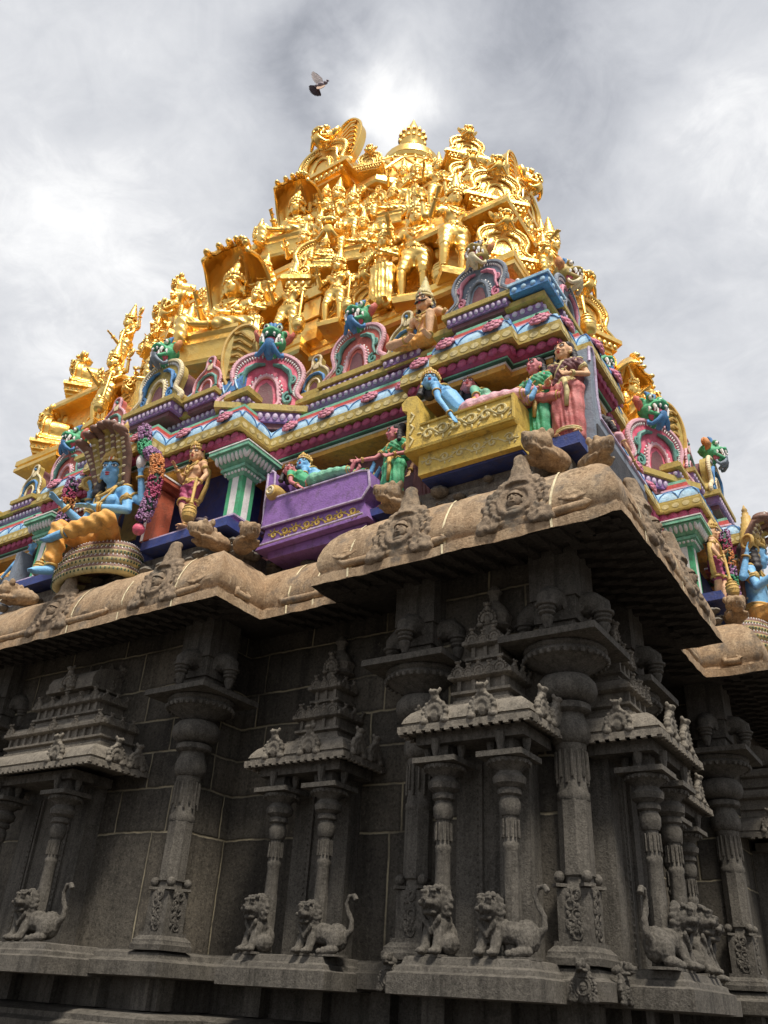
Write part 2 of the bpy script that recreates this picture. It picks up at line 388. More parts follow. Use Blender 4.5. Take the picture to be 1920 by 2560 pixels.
PNTW = four([(-pA, -pA), (-5.4, -pA), (-5.4, -7.64), (-2.62, -7.64), (-2.62, -8.37), (2.62, -8.37), (2.62, -7.64), (5.4, -7.64), (5.4, -pA)])
# ------------------------------------------------------------ ground
g = MB(); N = 40
for i in range(N+1):
    for j in range(N+1): g.v.append((-300+600*i/N, -300+600*j/N, -1.6))
g.f = [(i*(N+1)+j, (i+1)*(N+1)+j, (i+1)*(N+1)+j+1, i*(N+1)+j+1) for i in range(N) for j in range(N)]; g.mi = [0]*len(g.f)
o = g.build('ground', 'paving'); o['kind'] = 'structure'

# ------------------------------------------------------------ temple: stone storey
TEMPLE = thing('temple', 'hindu temple of dark carved granite under a painted frieze storey and a gilded stepped tower', 'temple')
def part(name, mb, mats, parent=None, smooth=40): return mb.build(name, mats, parent or TEMPLE, smooth)

b = MB(); b.sweep(CORN, [(1.15, .3), (1.15, 4.75)]); part('wall', b, 'wall_stone')
# plinth: stacked base mouldings below the ledge
b = MB(); b.sweep(CORN, [(.55, -1.6), (.55, -1.15), (.70, -1.12), (.62, -1.0), (.58, -.86), (.62, -.72), (.60, -.52), (.60, -.44), (.72, -.40), (.72, -.34), (.85, -.30), (1.24, -.27), (1.24, .06), (.82, .08), (.80, .085), (.80, .235), (.86, .25), (.90, .27), (.92, .33), (1.0, .36), (1.0, .37), (1.2, .375)])
for a, q, nn in edges(CORN, 1.24):          # short posts in the recess below the ledge
    L = (q-a).length; k = max(1, round(L/.95))
    for i in range(k+1):
        if k == 1 and i: continue
        p = a.lerp(q, (i+.04)/(k+.08)); b.M = frame(p, nn, -.10); b.box((0, -.07, 0), (.26, .22, .33)); b.M = Matrix.Identity(4)
part('plinth', b, 'carved_stone')
# eaves cornice
prof = [(1.2, 4.70), (.75, 4.60), (.09, 4.45), (.0, 4.40), (.0, 4.52), (.065, 4.54), (.075, 4.59), (.05, 4.63), (.03, 4.70), (.045, 4.82), (.08, 4.94), (.135, 5.06), (.21, 5.17), (.31, 5.27), (.44, 5.36), (.60, 5.43), (.9, 5.47), (1.3, 5.48)]
b = MB()
# subdivide the plan a little so that the lip can be worn
b.sweepd(CORN, prof[:4], 1); b.sweepd(CORN, prof[3:], 0, .10, .020); o = part('cornice', b, ['cornice_stone', 'soffit_shade_stone'], smooth=35)  # underside faces get the darkened colour that stands in for shade
# roll mouldings lying along the lower edge of the cornice, curled at the ends
for a, q, nn in edges(CORN, .055):
    L = (q-a).length
    if L < .6: continue
    d = (q-a)/L; x = .34
    while x < L-.5:
        l = min(rnd.uniform(.9, 1.5), L-x-.3); p0 = a+d*x; p1 = a+d*(x+l); b = MB()
        b.tube([(p0.x+d.x*.05, p0.y+d.y*.05, 4.72), (p0.x, p0.y, 4.67), *((p0.x+d.x*l*s, p0.y+d.y*l*s, 4.615+.006*math.sin(9*s)) for s in (.05, .3, .6, .94)), (p1.x, p1.y, 4.64), (p1.x-d.x*.06, p1.y-d.y*.06, 4.69)], [.025, .045, .055, .055, .055, .055, .045, .025], 8)
        part('roll_moulding', b, 'cornice_stone', smooth=60); x += l+rnd.uniform(.55, .9)
# ribs under the eaves
b = MB()
for j in range(5): b.box((0, .19*j+.1, .012+.045*j-.02*(j % 2)), (.10, .2, .09))
RIB = part('soffit_rib', b, 'soffit_shade_stone'); first = True
for a, q, nn in edges(CORN, .10):
    L = (q-a).length; k = max(1, int(L/.27)); d = (q-a)/L
    for i in range(k):
        p = a+d*(L*(i+.5)/k); o = RIB if first else dup(RIB, (0, 0, 0), 0, parent=TEMPLE); first = False
        o.location = (p.x, p.y, 4.47); o.rotation_euler = (0, 0, math.atan2(nn.x, -nn.y))
# broken masonry between cornice and painted storey
b = MB(); b.sweep(CORN, [(.80, 5.42), (.80, 5.74), (.86, 5.76), (.84, 5.88), (.95, 5.94), (1.5, 5.96)])
for a, q, nn in edges(CORN, .74):
    L = (q-a).length; d = (q-a)/L
    for i in range(int(L*7)):
        p = a+d*rnd.uniform(0, L); r = rnd.uniform(.04, .11); b.ell((p.x, p.y, rnd.uniform(5.46, 5.78)), (r*1.3, r*1.3, r*.7), n=6, m=4)
part('rough_course', b, 'rough_stone', smooth=60)

# ------------------------------------------------------------ pilasters
def make_pilaster():
    b = MB()
    b.lathe([(.165, .55), (.165, 1.02)], 4, sq=1); 
    b.lathe([(.165, 1.02), (.15, 1.06), (.15, 1.12), (.175, 1.14), (.17, 1.20), (.168, 1.85)], 8)
    b.lathe([(.168, 1.85), (.175, 1.87), (.175, 1.92), (.16, 1.94), (.16, 2.36), (.172, 2.38), (.172, 2.42)], 16, flute=16, fa=.03)
    # leafy lumps on the square section and hanging beads
    for k in range(4):
        R = Matrix.Rotation(k*PI/2, 4, 'Z'); b.M = R
        for i in range(26): b.ell((rnd.uniform(-.07, .07), -.170, rnd.uniform(.60, 1.0)), (.026, .014, .03), n=6, m=4)
        for i in range(5):
            a0 = i*.085+.6; b.torus((.03*(-1)**i, -.172, a0+.02), .045, .011, 10, 5, axis='Y')
        b.M = Matrix.Identity(4)
    for k in range(4):
        a = PI/4+k*PI/2; b.ell((.2*math.cos(a), .2*math.sin(a), 1.12), (.055, .055, .06), n=8, m=6); b.box((.2*math.cos(a), .2*math.sin(a), 1.045), (.12, .12, .03), rz=a)
    for k in range(16):
        a = 2*PI*k/16; b.cap((.165*math.cos(a), .165*math.sin(a), 2.34), (.165*math.cos(a), .165*math.sin(a), 2.02+.06*(k % 2)), .012, .018, n=5)
    root = b.build('pilaster', 'carved_stone', TEMPLE)
    b = MB(); b.lathe([(.26, .36), (.265, .42), (.25, .44), (.25, .47), (.22, .50), (.2, .52), (.2, .56)], 4, sq=1); b.build('base', 'carved_stone', root)
    b = MB(); b.lathe([(.165, 2.42), (.19, 2.44), (.215, 2.50), (.215, 2.58), (.19, 2.66), (.165, 2.72), (.165, 2.745), (.22, 2.76), (.24, 2.78), (.24, 2.84), (.2, 2.86)], 24, flute=12, fa=.025); b.build('vase', 'carved_stone', root)
    b = MB(); b.lathe([(.16, 2.86), (.22, 2.88), (.30, 2.93), (.325, 3.0), (.315, 3.08), (.26, 3.15), (.17, 3.18)], 32, flute=28, fa=.018); b.build('cushion', 'carved_stone', root)
    b = MB(); b.lathe([(.17, 3.16), (.22, 3.20), (.34, 3.27), (.45, 3.33), (.47, 3.36), (.44, 3.40), (.47, 3.43), (.46, 3.46), (.36, 3.47)], 32)
    for k in range(32):
        a = 2*PI*k/32; b.ell((.46*math.cos(a), .46*math.sin(a), 3.335), (.032, .032, .035), n=6, m=4)
    b.build('lotus_plate', 'carved_stone', root)
    b = MB(); b.box((0, 0, 3.505), (1.12, 1.12, .075)); b.build('abacus', 'carved_stone', root)
    b = MB(); b.box((0, 0, 3.66), (.42, .42, .24))
    for k in range(4):
        b.M = Matrix.Rotation(k*PI/2, 4, 'Z')
        b.tube([(0, -.05, 3.98), (0, -.22, 4.0), (0, -.38, 3.98), (0, -.46, 3.92), (0, -.47, 3.84)], [.14, .16, .14, .12, .10], 10)
        b.torus((0, -.47, 3.85), .11, .022, 12, 6)
        b.ell((-.12, -.15, 3.93), (.05, .16, .10), n=8, m=6); b.ell((.12, -.15, 3.93), (.05, .16, .10), n=8, m=6)
        b.lathe([(.03, 3.58), (.055, 3.64), (.075, 3.70), (.06, 3.73), (.095, 3.75), (.095, 3.77), (.075, 3.78), (.10, 3.80), (.10, 3.84)], 10, c=(0, -.47, 0))
        b.M = Matrix.Identity(4)
    b.box((0, 0, 3.9), (.5, .5, .3)); b.box((0, 0, 4.4), (.56, .56, .75))
    b.build('bracket', 'carved_stone', root)
    return root
PIL = make_pilaster()
wx = [(2.315, -7.91), (5.76, -7.60), (7.58, -7.58), (-2.315, -7.91), (7.60, -5.76), (7.91, -2.315)]
for i, (x, y) in enumerate(wx):
    r_ = PIL if i == 0 else dup(PIL, (0, 0, 0), 0, parent=TEMPLE)
    r_.location = (x, y, 0)

# ------------------------------------------------------------ niche shrines on the wall (aedicules)
def half(w_, d): return [(-w_, .05), (-w_, -d), (w_, -d), (w_, .05)]
def hsweep(b, w_, d, prof, mi=None):
    """mouldings round three sides of a block set against the wall (wall plane y=0, outward -Y)"""
    vs = []; 
    for ins, z in prof: vs += [(-w_+ins, .05, z), (-w_+ins, -d+ins, z), (w_-ins, -d+ins, z), (w_-ins, .05, z)]
    fs = []; m_ = len(prof)
    for i in range(m_-1):
        for k in range(3): fs.append((i*4+k, i*4+k+1, i*4+k+5, i*4+k+4))
    fs.append((0, 3, 2, 1)); fs.append(tuple((m_-1)*4+k for k in range(4)))
    b.add(vs, fs, mi)
def kudu(b, sz=1.):
    """horseshoe arch ornament with a lion mask on top; stands on z=0 facing -Y, about 0.3 wide"""
    M0 = b.M.copy(); b.M = M0 @ Matrix.Scale(sz, 4)
    b.torus((0, 0, .12), .085, .04, 16, 6, axis='Y', arc=(-.6, PI+.6)); b.ell((0, .02, .11), (.07, .05, .09), n=10, m=6)
    for k in range(13):
        a = -.7+(PI+1.4)*k/12; b.ell((.145*math.cos(a), .0, .12+.14*math.sin(a)), (.03, .05, .03), n=6, m=4)
    b.ell((0, .0, .29), (.055, .06, .05), n=8, m=6); b.ell((0, -.02, .35), (.06, .065, .04), n=8, m=6)
    for s in (-1, 1): b.ell((s*.035, -.06, .36), (.018,)*3, n=6, m=4); b.ell((s*.06, .0, .385), (.02, .03, .03), n=6, m=4); b.ell((s*.13, -.01, .03), (.06, .05, .04), n=8, m=5)
    b.M = M0
_k = MB(); kudu(_k); _o = remesh(_k, .012, 1).build('arch_ornament', 'shrine_stone', None, 60); KMESH = _o.data; bpy.data.objects.remove(_o)
def make_aedicule(hw, px, kind, proj=.95):
    wall = MB()                                              # the niche panel, with its beaded frame
    pw = px-.16
    wall.box((0, -.12, 1.25), (2*px+.1, .26, 2.3))
    for s in (-1, 1):
        wall.box((s*pw*.55, -.27, 1.3), (.035, .05, 1.9)); wall.box((s*pw*.75, -.26, 1.3), (.05, .035, 1.9))
        for k in range(26): wall.ell((s*pw*.75, -.285, .42+k*.07), (.012, .012, .014), n=5, m=4)
    root = wall.build('niche_shrine', 'carved_stone', TEMPLE)
    b = MB(); hsweep(b, hw*.98, proj+.02, [(.10, .04), (0, .05), (0, .22), (.05, .24), (.06, .28), (.10, .30), (.12, .36), (.16, .372)]); b.build('base_slab', 'carved_stone', root)
    for s in (-1, 1):
        b = MB(); c = (s*px, -.62, 0)
        b.lathe([(.088, .40), (.084, 1.0)], 8, c); b.lathe([(.082, 1.0), (.078, 1.3), (.086, 1.32), (.086, 1.36), (.074, 1.38), (.074, 1.62)], 12, c, flute=12, fa=.03)
        for k in range(12):
            a = 2*PI*k/12; b.cap((c[0]+.084*math.cos(a), c[1]+.084*math.sin(a), 1.58), (c[0]+.084*math.cos(a), c[1]+.084*math.sin(a), 1.42), .008, .012, n=5)
        sh = b.build('pillar', 'carved_stone', root)
        b = MB()
        b.lathe([(.085, 1.62), (.105, 1.66), (.11, 1.74), (.085, 1.80), (.12, 1.82), (.12, 1.86), (.10, 1.88), (.16, 1.92), (.17, 1.98), (.12, 2.04), (.16, 2.08), (.22, 2.12), (.22, 2.15)], 20, c)
        for k in range(20): a = 2*PI*k/20; b.ell((c[0]+.215*math.cos(a), c[1]+.215*math.sin(a), 2.12), (.02, .02, .025), n=5, m=4)
        b.box((c[0], c[1], 2.185), (.5, .5, .055)); b.box((c[0], c[1], 2.3), (.18, .18, .2))
        for a in range(4):
            x, y = [(0, -.2), (.2, 0), (0, .2), (-.2, 0)][a]; b.lathe([(.012, 2.20), (.03, 2.25), (.045, 2.32), (.05, 2.4)], 8, (c[0]+x, c[1]+y, 0))
        b.build('capital', 'carved_stone', sh)
    b = MB(); b.box((0, -.45, 2.42), (2*px+.5, .7, .12)); b.build('lintel', 'carved_stone', root)
    b = MB(); hsweep(b, hw, proj, [(.45, 2.56), (.04, 2.49), (.0, 2.47), (0, 2.535), (.05, 2.55), (.05, 2.57), (.03, 2.575), (.05, 2.63), (.10, 2.70), (.18, 2.76), (.30, 2.80), (.36, 2.80), (.36, 2.84)])
    n = int(hw*2/.11)
    for k in range(n): b.box((-hw+.05+k*(2*hw-.1)/(n-1), -proj+.02, 2.462), (.055, .06, .03))
    for k in range(8):
        for s in (-1, 1): b.box((s*(hw-.02), -proj+.08+k*.11, 2.462), (.06, .055, .03))
    rf = b.build('roof', 'shrine_stone', root)
    KU = []
    ks = [-.55*hw, .12*hw] if kind != 'sala' else [-.9, -.02, .86]
    ks = [-.5*hw, .5*hw] if kind == 'sala' else [-.42*hw, .30*hw]
    for x in ks: KU.append((x, -proj+.02, 0, .95))
    for y in (-.62, -.25): KU.append((hw-.02, y, PI/2, .9))
    KU.append((-hw+.02, -.5, -PI/2, .9))
    for x, y, rz, sc in KU:
        o = bpy.data.objects.new('arch_ornament', KMESH); COL.objects.link(o); o.parent = root; o.location = (x, y, 2.53); o.rotation_euler = (0, 0, rz); o.scale = (sc,)*3
    # stepped tower
    b = MB(); z = 2.84; w_ = hw-.42; d = proj-.42
    for lev in range(3):
        hsweep(b, w_, d, [(0.02, z), (.02, z+.05), (.05, z+.07), (.05, z+.10), (.0, z+.12), (.0, z+.15)]); z += .15
        hsweep(b, w_-.06, d-.06, [(0, z), (0, z+.14)]); 
        n = max(2, int(w_*2/.16))
        for k in range(n): b.box((-w_+.09+k*(2*w_-.18)/max(1, n-1), -d+.05, z+.07), (.045, .05, .14))
        z += .14
        hsweep(b, w_, d, [(.0, z-.01), (-.03, z+.01), (-.03, z+.05), (.02, z+.1), (.07, z+.14)])
        n = 5 if w_ > .3 else 3
        for k in range(n):
            x = -w_+.1+k*(2*w_-.2)/max(1, n-1); b.M = Matrix.Translation((x, -d-.02, z+.0)); kudu(b, .42 if k % 2 else .52); b.M = Matrix.Identity(4)
        for k in range(3): b.M = Matrix.Translation((w_+.02, -d+.1+k*.2, z)) @ Matrix.Rotation(PI/2, 4, 'Z'); kudu(b, .42); b.M = Matrix.Identity(4)
        z += .13; w_ -= .36 if kind == 'sala' else .12; d -= .11
        if lev == 1 : break
    b.build('tower', 'shrine_stone', root)
    b = MB(); hsweep(b, w_-.05, max(d, .2), [(.0, z), (.0, z+.14)]); z += .13; d = max(d, .2)
    if kind == 'sala':
        L = w_+.12; P = [( -math.cos(a)*(d+.12)*(1+.25*math.sin(a)*(math.cos(a) > 0)), math.sin(a)*.36) for a in [i*PI/10 for i in range(11)]]
        vs = [(-L, y, z+h) for y, h in P]+[(L, y, z+h) for y, h in P]; n = len(P)
        b.add(vs, [(i, i+1, n+i+1, n+i) for i in range(n-1)]+[tuple(range(n-1, -1, -1)), tuple(range(n, 2*n))])
        hsweep(b, L+.02, d+.14, [(0, z-.03), (0, z+.03), (.04, z+.05)])
        b.M = Matrix.Translation((0, -d-.16, z-.02)); kudu(b, .9); b.M = Matrix.Translation((L-.02, 0, z)) @ Matrix.Rotation(PI/2, 4, 'Z'); kudu(b, 1.1); b.M = Matrix.Identity(4)
        for x in (-.5*L, 0, .5*L): b.lathe([(.03, z+.34), (.06, z+.4), (.03, z+.46), (.01, z+.52)], 8, (x, -.05, 0))
    else:
        b.lathe([(w_+.06, z), (w_+.10, z+.03), (w_+.06, z+.08), (w_+.09, z+.18), (w_+.02, z+.30), (w_*.5, z+.38), (.06, z+.41), (.07, z+.47), (.10, z+.50), (.07, z+.55), (.02, z+.6)], 8, c=(0, -.12, 0))
        b.M = Matrix.Translation((0, -w_-.2, z-.0)); kudu(b, .75); b.M = Matrix.Identity(4)
    b.build('finial_dome', 'shrine_stone', root)
    return root
AED = make_aedicule(.78, .375, 'kuta'); AED2 = make_aedicule(1.53, .66, 'sala', 1.05)
AED.location = (6.78, -7.58, 0)
dup(AED, (4.12, -7.03, 0), 0, parent=TEMPLE)
AED2.location = (0, -7.91, 0)
dup(AED, (7.58, -6.73, 0), PI/2, parent=TEMPLE); dup(AED, (7.03, -4.12, 0), PI/2, parent=TEMPLE); dup(AED2, (7.91, 0, 0), PI/2, parent=TEMPLE)

# ------------------------------------------------------------ horseshoe medallions carved on the cornice
def make_medallion():
    b = MB()
    b.ell((0, .10, .38), (.36, .14, .40), n=20, m=12); b.torus((0, -.02, .40), .20, .045, 24, 8, axis='Y')
    for k in range(22):
        a = -.9+(PI+1.8)*k/21; q = .36+.03*(k % 2); b.ell((q*math.cos(a), .02, .38+q*math.sin(a)*1.02), (.055, .08, .055), n=8, m=6)
        q = .29; b.ell((q*math.cos(a), -.03, .39+q*math.sin(a)), (.03, .04, .03), n=6, m=5)
    for s in (-1, 1):
        for k in range(3): b.torus((s*(.26+.06*k), -.01, .10+.02*k), .075-.01*k, .025, 12, 6, axis='Y')
    b.tube([(0, .08, .70), (0, .03, .84), (0, -.02, .98), (0, -.04, 1.08), (0, .02, 1.16)], [.22, .14, .10, .085, .05], 10)
    for s in (-1, 1): b.ell((s*.36, .03, .07), (.13, .08, .07), n=10, m=6); b.ell((s*.17, .04, .76), (.08, .06, .10), n=10, m=6)
    for s in (-1, 1): b.tube([(s*.06, -.06, .72), (s*.07, -.08, .84), (s*.05, -.07, .96)], .022, 6)
    out = remesh(b, .018, 1, stone_noise(.006, 38))
    f = MB(); f.ell((0, .03, .40), (.175, .05, .175), n=16, m=8); out.add(f.v, f.f)
    f = MB(); f.ell((0, -.04, .38), (.085, .07, .105), n=14, m=10); f.ell((0, -.105, .375), (.018, .03, .04), n=8, m=6); f.ell((0, -.095, .325), (.035, .018, .014), n=8, m=6)
    for s in (-1, 1): f.ell((s*.034, -.092, .405), (.022, .016, .014), n=8, m=6); f.ell((s*.09, -.02, .38), (.02, .03, .05), n=8, m=6)
    f.lathe([(.10, .43), (.085, .48), (.05, .53), (.02, .56)], 12, (0, -.03, 0)); f.ell((0, -.02, .26), (.10, .05, .05), n=10, m=6)
    out.add(f.v, f.f)
    return out.build('arch_medallion', 'cornice_carving', TEMPLE, 60)
MED = make_medallion()
ms = [(2.20, -cD, 0), (6.02, -cA, 0), (7.52, -cA, 0), (-.1, -cD, 0), (cA, -7.4, PI/2), (cA, -5.9, PI/2)]
for i, (x, y, rz) in enumerate(ms):
    r_ = MED if i == 0 else dup(MED, (0, 0, 0), 0, parent=TEMPLE)
    r_.location = (x+(.03 if rz else 0), y-(0 if rz else .03), 4.50); r_.rotation_euler = (-.30, 0, rz)
def make_roundel():
    b = MB(); b.lathe([(.27, 0), (.27, .02), (.24, .035), (.1, .04)], 28); b.torus((0, 0, .02), .25, .022, 28, 6)
    for k in range(10): a = 2*PI*k/10; b.torus((.13*math.cos(a), .13*math.sin(a), .04), .05, .015, 10, 5)
    b.ell((0, 0, .04), (.06, .06, .02))
    return remesh(b, .014, 2, stone_noise(.004, 50)).build('roundel', 'cornice_stone', TEMPLE, 60)
RND = make_roundel()
for i, (x, y, rz) in enumerate([(2.98, -cD+.13, 0), (8.22, -cA+.13, 0), (5.2, -cA+.13, 0), (cA-.13, -8.2, PI/2)]):
    r_ = RND if i == 0 else dup(RND, (0, 0, 0), 0, parent=TEMPLE)
    r_.location = (x, y, 4.93); r_.rotation_euler = (PI/2-.36, 0, rz)
# mortar-filled joints across the cornice
b = MB()
def joint(a, nn):
    M = frame(a, nn, 0); P = [(0.0+i_, z) for i_, z in prof[3:17]]
    vs = []
    for (ins, z) in P:
        x = .012*math.sin(z*9)+.02*(z-4.4); vs += [M @ Vector((x-.014, ins-.006, z+.004)), M @ Vector((x+.014, ins-.006, z+.004))]
    b.add(vs, [(2*i, 2*i+1, 2*i+3, 2*i+2) for i in range(len(P)-1)])
for x in (1.55, .45, 2.62): joint(Vector((x, -cD)), Vector((0, -1)))
for x in (5.3, 6.62, 7.95): joint(Vector((x, -cA)), Vector((0, -1)))
for x in (3.9, 4.35): joint(Vector((x, -cR)), Vector((0, -1)))
for y in (-8.0, -6.6, -5.4): joint(Vector((cA, y)), Vector((1, 0)))
part('mortar_joint', b, 'cream', smooth=0)
# ------------------------------------------------------------ temple: painted storey
def along(b, poly, ins, z, step, fn, nsides=2, pad=.0):
    for a, q, nn in edges(poly, ins, nsides):
        L = (q-a).length
        if L < .05: continue
        k = max(1, round((L-2*pad)/step)); d = (q-a)/L
        for i in range(k):
            p = a+d*(pad+(L-2*pad)*(i+.5)/k); b.M = frame(p, nn, z); fn(b, (L-2*pad)/k)
    b.M = Matrix.Identity(4)
b = MB(); q0, q1 = offs(PNTW, .62), None; n = len(q0)
for k in range(n):
    a, c_ = q0[k], q0[(k+1) % n]
    kk = k % (n//4)                                     # 0 corner,1 return,2 recess,3 return,4 centre,5,6 recess,7,8 corner
    mi = {0: 1, 8: 1, 2: 2, 6: 2, 1: 2, 7: 2}.get(kk, 0)
    b.add([(a[0], a[1], 5.9), (c_[0], c_[1], 5.9), (c_[0], c_[1], 7.58), (a[0], a[1], 7.58)], [(0, 1, 2, 3)], mi)
part('frieze_wall', b, ['navy', 'dark_teal', 'maroon'], smooth=0)
b = MB()
b.sweep(PNT, [(.64, 7.545), (.225, 7.54), (.22, 7.62)], 0); b.sweep(PNT, [(.22, 7.62), (.20, 7.62), (.20, 7.645)], 1); b.box((6.65, -7.30, 7.57), (1.6, .5, .04), 0); b.box((7.30, -6.65, 7.573), (.5, 1.6, .04), 0); b.box((0, -7.9, 7.57), (2.0, .6, .04), 0)
b.sweep(PNT, [(.205, 7.645), (.16, 7.645), (.16, 7.69), (.17, 7.70)], 2); b.sweep(PNT, [(.17, 7.67), (.148, 7.672), (.148, 7.688), (.17, 7.69)], 3)
part('yellow_beam', b, ['yellow_beam', 'white', 'dark_green', 'mint'], smooth=0)
b = MB(); b.sweep(PNT, [(.20, 7.695), (.15, 7.70), (.10, 7.74), (.085, 7.78), (.10, 7.83), (.2, 7.86)])
def petal(b, w_): b.ell((0, -.01, 0), (w_*.46, .028, .072), n=10, m=6); b.ell((0, -.035, .01), (w_*.1, .012, .02), n=6, m=4)
along(b, PNT, .09, 7.775, .17, petal); part('lotus_band', b, 'magenta', smooth=60)
b = MB(); b.sweep(PNT, [(.34, 7.86), (.34, 7.852), (.0, 7.852), (0, 8.02), (.015, 8.035), (.015, 8.065)])
def dot(b, w_): b.lathe([(.055, 0), (.055, .006)], 12, mi=1)
def dotf(b, w_):
    M = b.M; b.M = M @ Matrix.Rotation(PI/2, 4, 'X') @ Matrix.Diagonal((1.35, 1, 1, 1)); b.lathe([(.048, -.002), (.048, .006)], 12, mi=1); b.M = M
along(b, PNT, 0, 7.94, .17, dotf); part('khaki_eave', b, ['khaki', 'khaki_light'], smooth=30)
b = MB(); b.sweep(PNT, [(.03, 8.065), (.03, 8.12), (.06, 8.22), (.13, 8.31), (.25, 8.37), (.3, 8.375)], 0)
def scal(b, w_):
    for s in range(7):
        a = PI*s/6; 
    b.tube([(-w_*.5, -.004, .0), (-w_*.38, .012, .10), (-w_*.2, .05, .175), (0, .07, .2), (w_*.2, .05, .175), (w_*.38, .012, .10), (w_*.5, -.004, .0)], .011, 5, 1)
along(b, PNT, .03, 8.10, .42, scal); part('blue_cornice', b, ['sky_blue', 'deep_blue'], smooth=40)
b = MB(); b.sweep(PNT, [(.26, 8.37), (.20, 8.375), (.20, 8.41), (.26, 8.415)], 0); b.sweep(PNT, [(.26, 8.41), (.26, 8.53), (.31, 8.535)], 1); b.sweep(PNT, [(.31, 8.53), (.28, 8.535), (.28, 8.60), (.5, 8.605)], 2)
b.sweep(PNTW, [(.50, 8.6), (.50, 8.76)], 3)
part('banded_plinth', b, ['pale_pink', 'red_band', 'mint', 'maroon'], smooth=0)
b = MB(); b.sweep(PNTW, [(.52, 8.74), (.44, 8.76), (.40, 8.79), (.40, 8.90), (.45, 8.93)], 0)
def knob(b, w_): b.ell((0, -.01, 0), (w_*.36, .03, .048), 1, n=8, m=6)
along(b, PNTW, .40, 8.845, .12, knob)
b.sweep(PNTW, [(.45, 8.92), (.33, 8.95), (.33, 9.04), (.37, 9.06), (.37, 9.10), (1.15, 9.11)], 2); part('beaded_moulding', b, ['lilac', 'lilac_light', 'khaki'], smooth=40)
# roses on the blue cornice
def make_rose():
    b = MB(); 
    for R_, k, z, r_ in ((.105, 8, 0, .06), (.07, 7, .03, .05), (.035, 5, .055, .035)):
        for i in range(k): a = 2*PI*i/k+z*20; b.ell((R_*math.cos(a), R_*math.sin(a), z), (r_, r_*.9, r_*.5), n=8, m=6)
    b.ell((0, 0, .075), (.03, .03, .02), 1, n=8, m=5); return b.build('rose_boss', ['rose_pink', 'dark_green'], TEMPLE, 60)
ROSE = make_rose(); first = True
rp = []
for x in (.45, 1.25, 2.2, 3.0, 3.75, 4.6, 5.25, 5.7, 6.25, 7.0, 7.62, -.45, -1.25, -2.2, -3.0, -3.7):
    y = -8.68 if abs(x) < .86 else -8.37 if abs(x) < 2.62 else -7.64 if abs(x) < 5.4 else -7.95 if abs(x) < 6 else -8.13 if abs(x) < 7.31 else -7.93
    rp.append((x, y, 0))
for (x, y, _) in list(rp[3:11]): rp.append((-y, -x, 1))
for x, y, s in rp:
    r_ = ROSE if first else dup(ROSE, (0, 0, 0), 0, parent=TEMPLE); first = False
    r_.location = (x, y+.02, 8.2) if not s else (x-.02, y, 8.2); r_.rotation_euler = (1.05, 0, PI/2 if s else 0)
# blue ledges the statues stand on
for nm, x0, x1, y0 in (('a', .95, 2.80, -8.47), ('b', -2.80, -.95, -8.47)):
    b = MB(); b.box(((x0+x1)/2, y0/2-3.7, 6.0), (x1-x0, -y0-7.4, .15)); part('statue_ledge', b, 'navy')
    if True:
        b = MB(); b.box(((x0+x1)/2, -8.0, 6.12), (x1-x0-.1, .62, .10), 0); b.box(((x0+x1)/2, -8.0, 6.18), (x1-x0-.02, .70, .03), 1)
        for k in range(12): b.ell((x0+.12+k*(x1-x0-.24)/11, -8.31, 6.12), (.05, .02, .036), 1, n=8, m=5)
        part('ledge_moulding', b, ['purple', 'lilac_light'])
for m_ in (1, -1):
    b = MB(); b.M = Matrix.Diagonal((m_, 1, 1, 1)); b.box((7.63, -7.55, 6.02), (.90, .86, .17)); part('statue_ledge', b, 'navy')
b = MB(); b.box((5.25, -7.45, 5.90), (.7, .7, .12)); part('statue_ledge', b, 'navy')
b = MB(); b.box((7.62, 1.85, 6.0), (1.7, 1.85, .15)); b.box((7.62, -1.85, 6.0), (1.7, 1.85, .15)); part('statue_ledge', b, 'navy')
# painted half columns
def make_column():
    b = MB(); b.box((0, 0, .42), (.30, .30, .84), 0); b.box((0, 0, .42), (.13, .312, .84), 1); b.box((0, 0, .42), (.312, .13, .84), 1)
    root = b.build('painted_column', ['green', 'white'], TEMPLE)
    b = MB()
    b.lathe([(.16, .84), (.22, .90), (.24, .92)], 4, sq=1, mi=0); b.box((0, 0, .95), (.52, .52, .05), 0)
    b.lathe([(.2, .97), (.26, 1.02), (.34, 1.10), (.38, 1.16)], 4, sq=1, mi=0); b.box((0, 0, 1.20), (.84, .84, .06), 0); b.box((0, 0, 1.24), (.86, .86, .02), 1)
    for k in range(4):
        b.M = Matrix.Rotation(k*PI/2, 4, 'Z')
        for i in range(8): b.ell((-.30+i*.0857, -.335, 1.09), (.034, .03, .07), 1, n=8, m=6, R=Matrix.Rotation(.5, 3, 'X'))
        for i in range(6): b.ell((-.18+i*.072, -.215, .90), (.028, .02, .03), 1, n=8, m=5)
        b.M = Matrix.Identity(4)
    b.build('lotus_capital', ['mint', 'white'], root); return root
CLM = make_column(); CLM.scale = (1, 1, 1.09); CLM.location = (2.42, -7.93, 6.18)
dup(CLM, (-2.42, -7.93, 6.18), 0, parent=TEMPLE); dup(CLM, (7.93, -2.42, 6.18), 0, parent=TEMPLE)
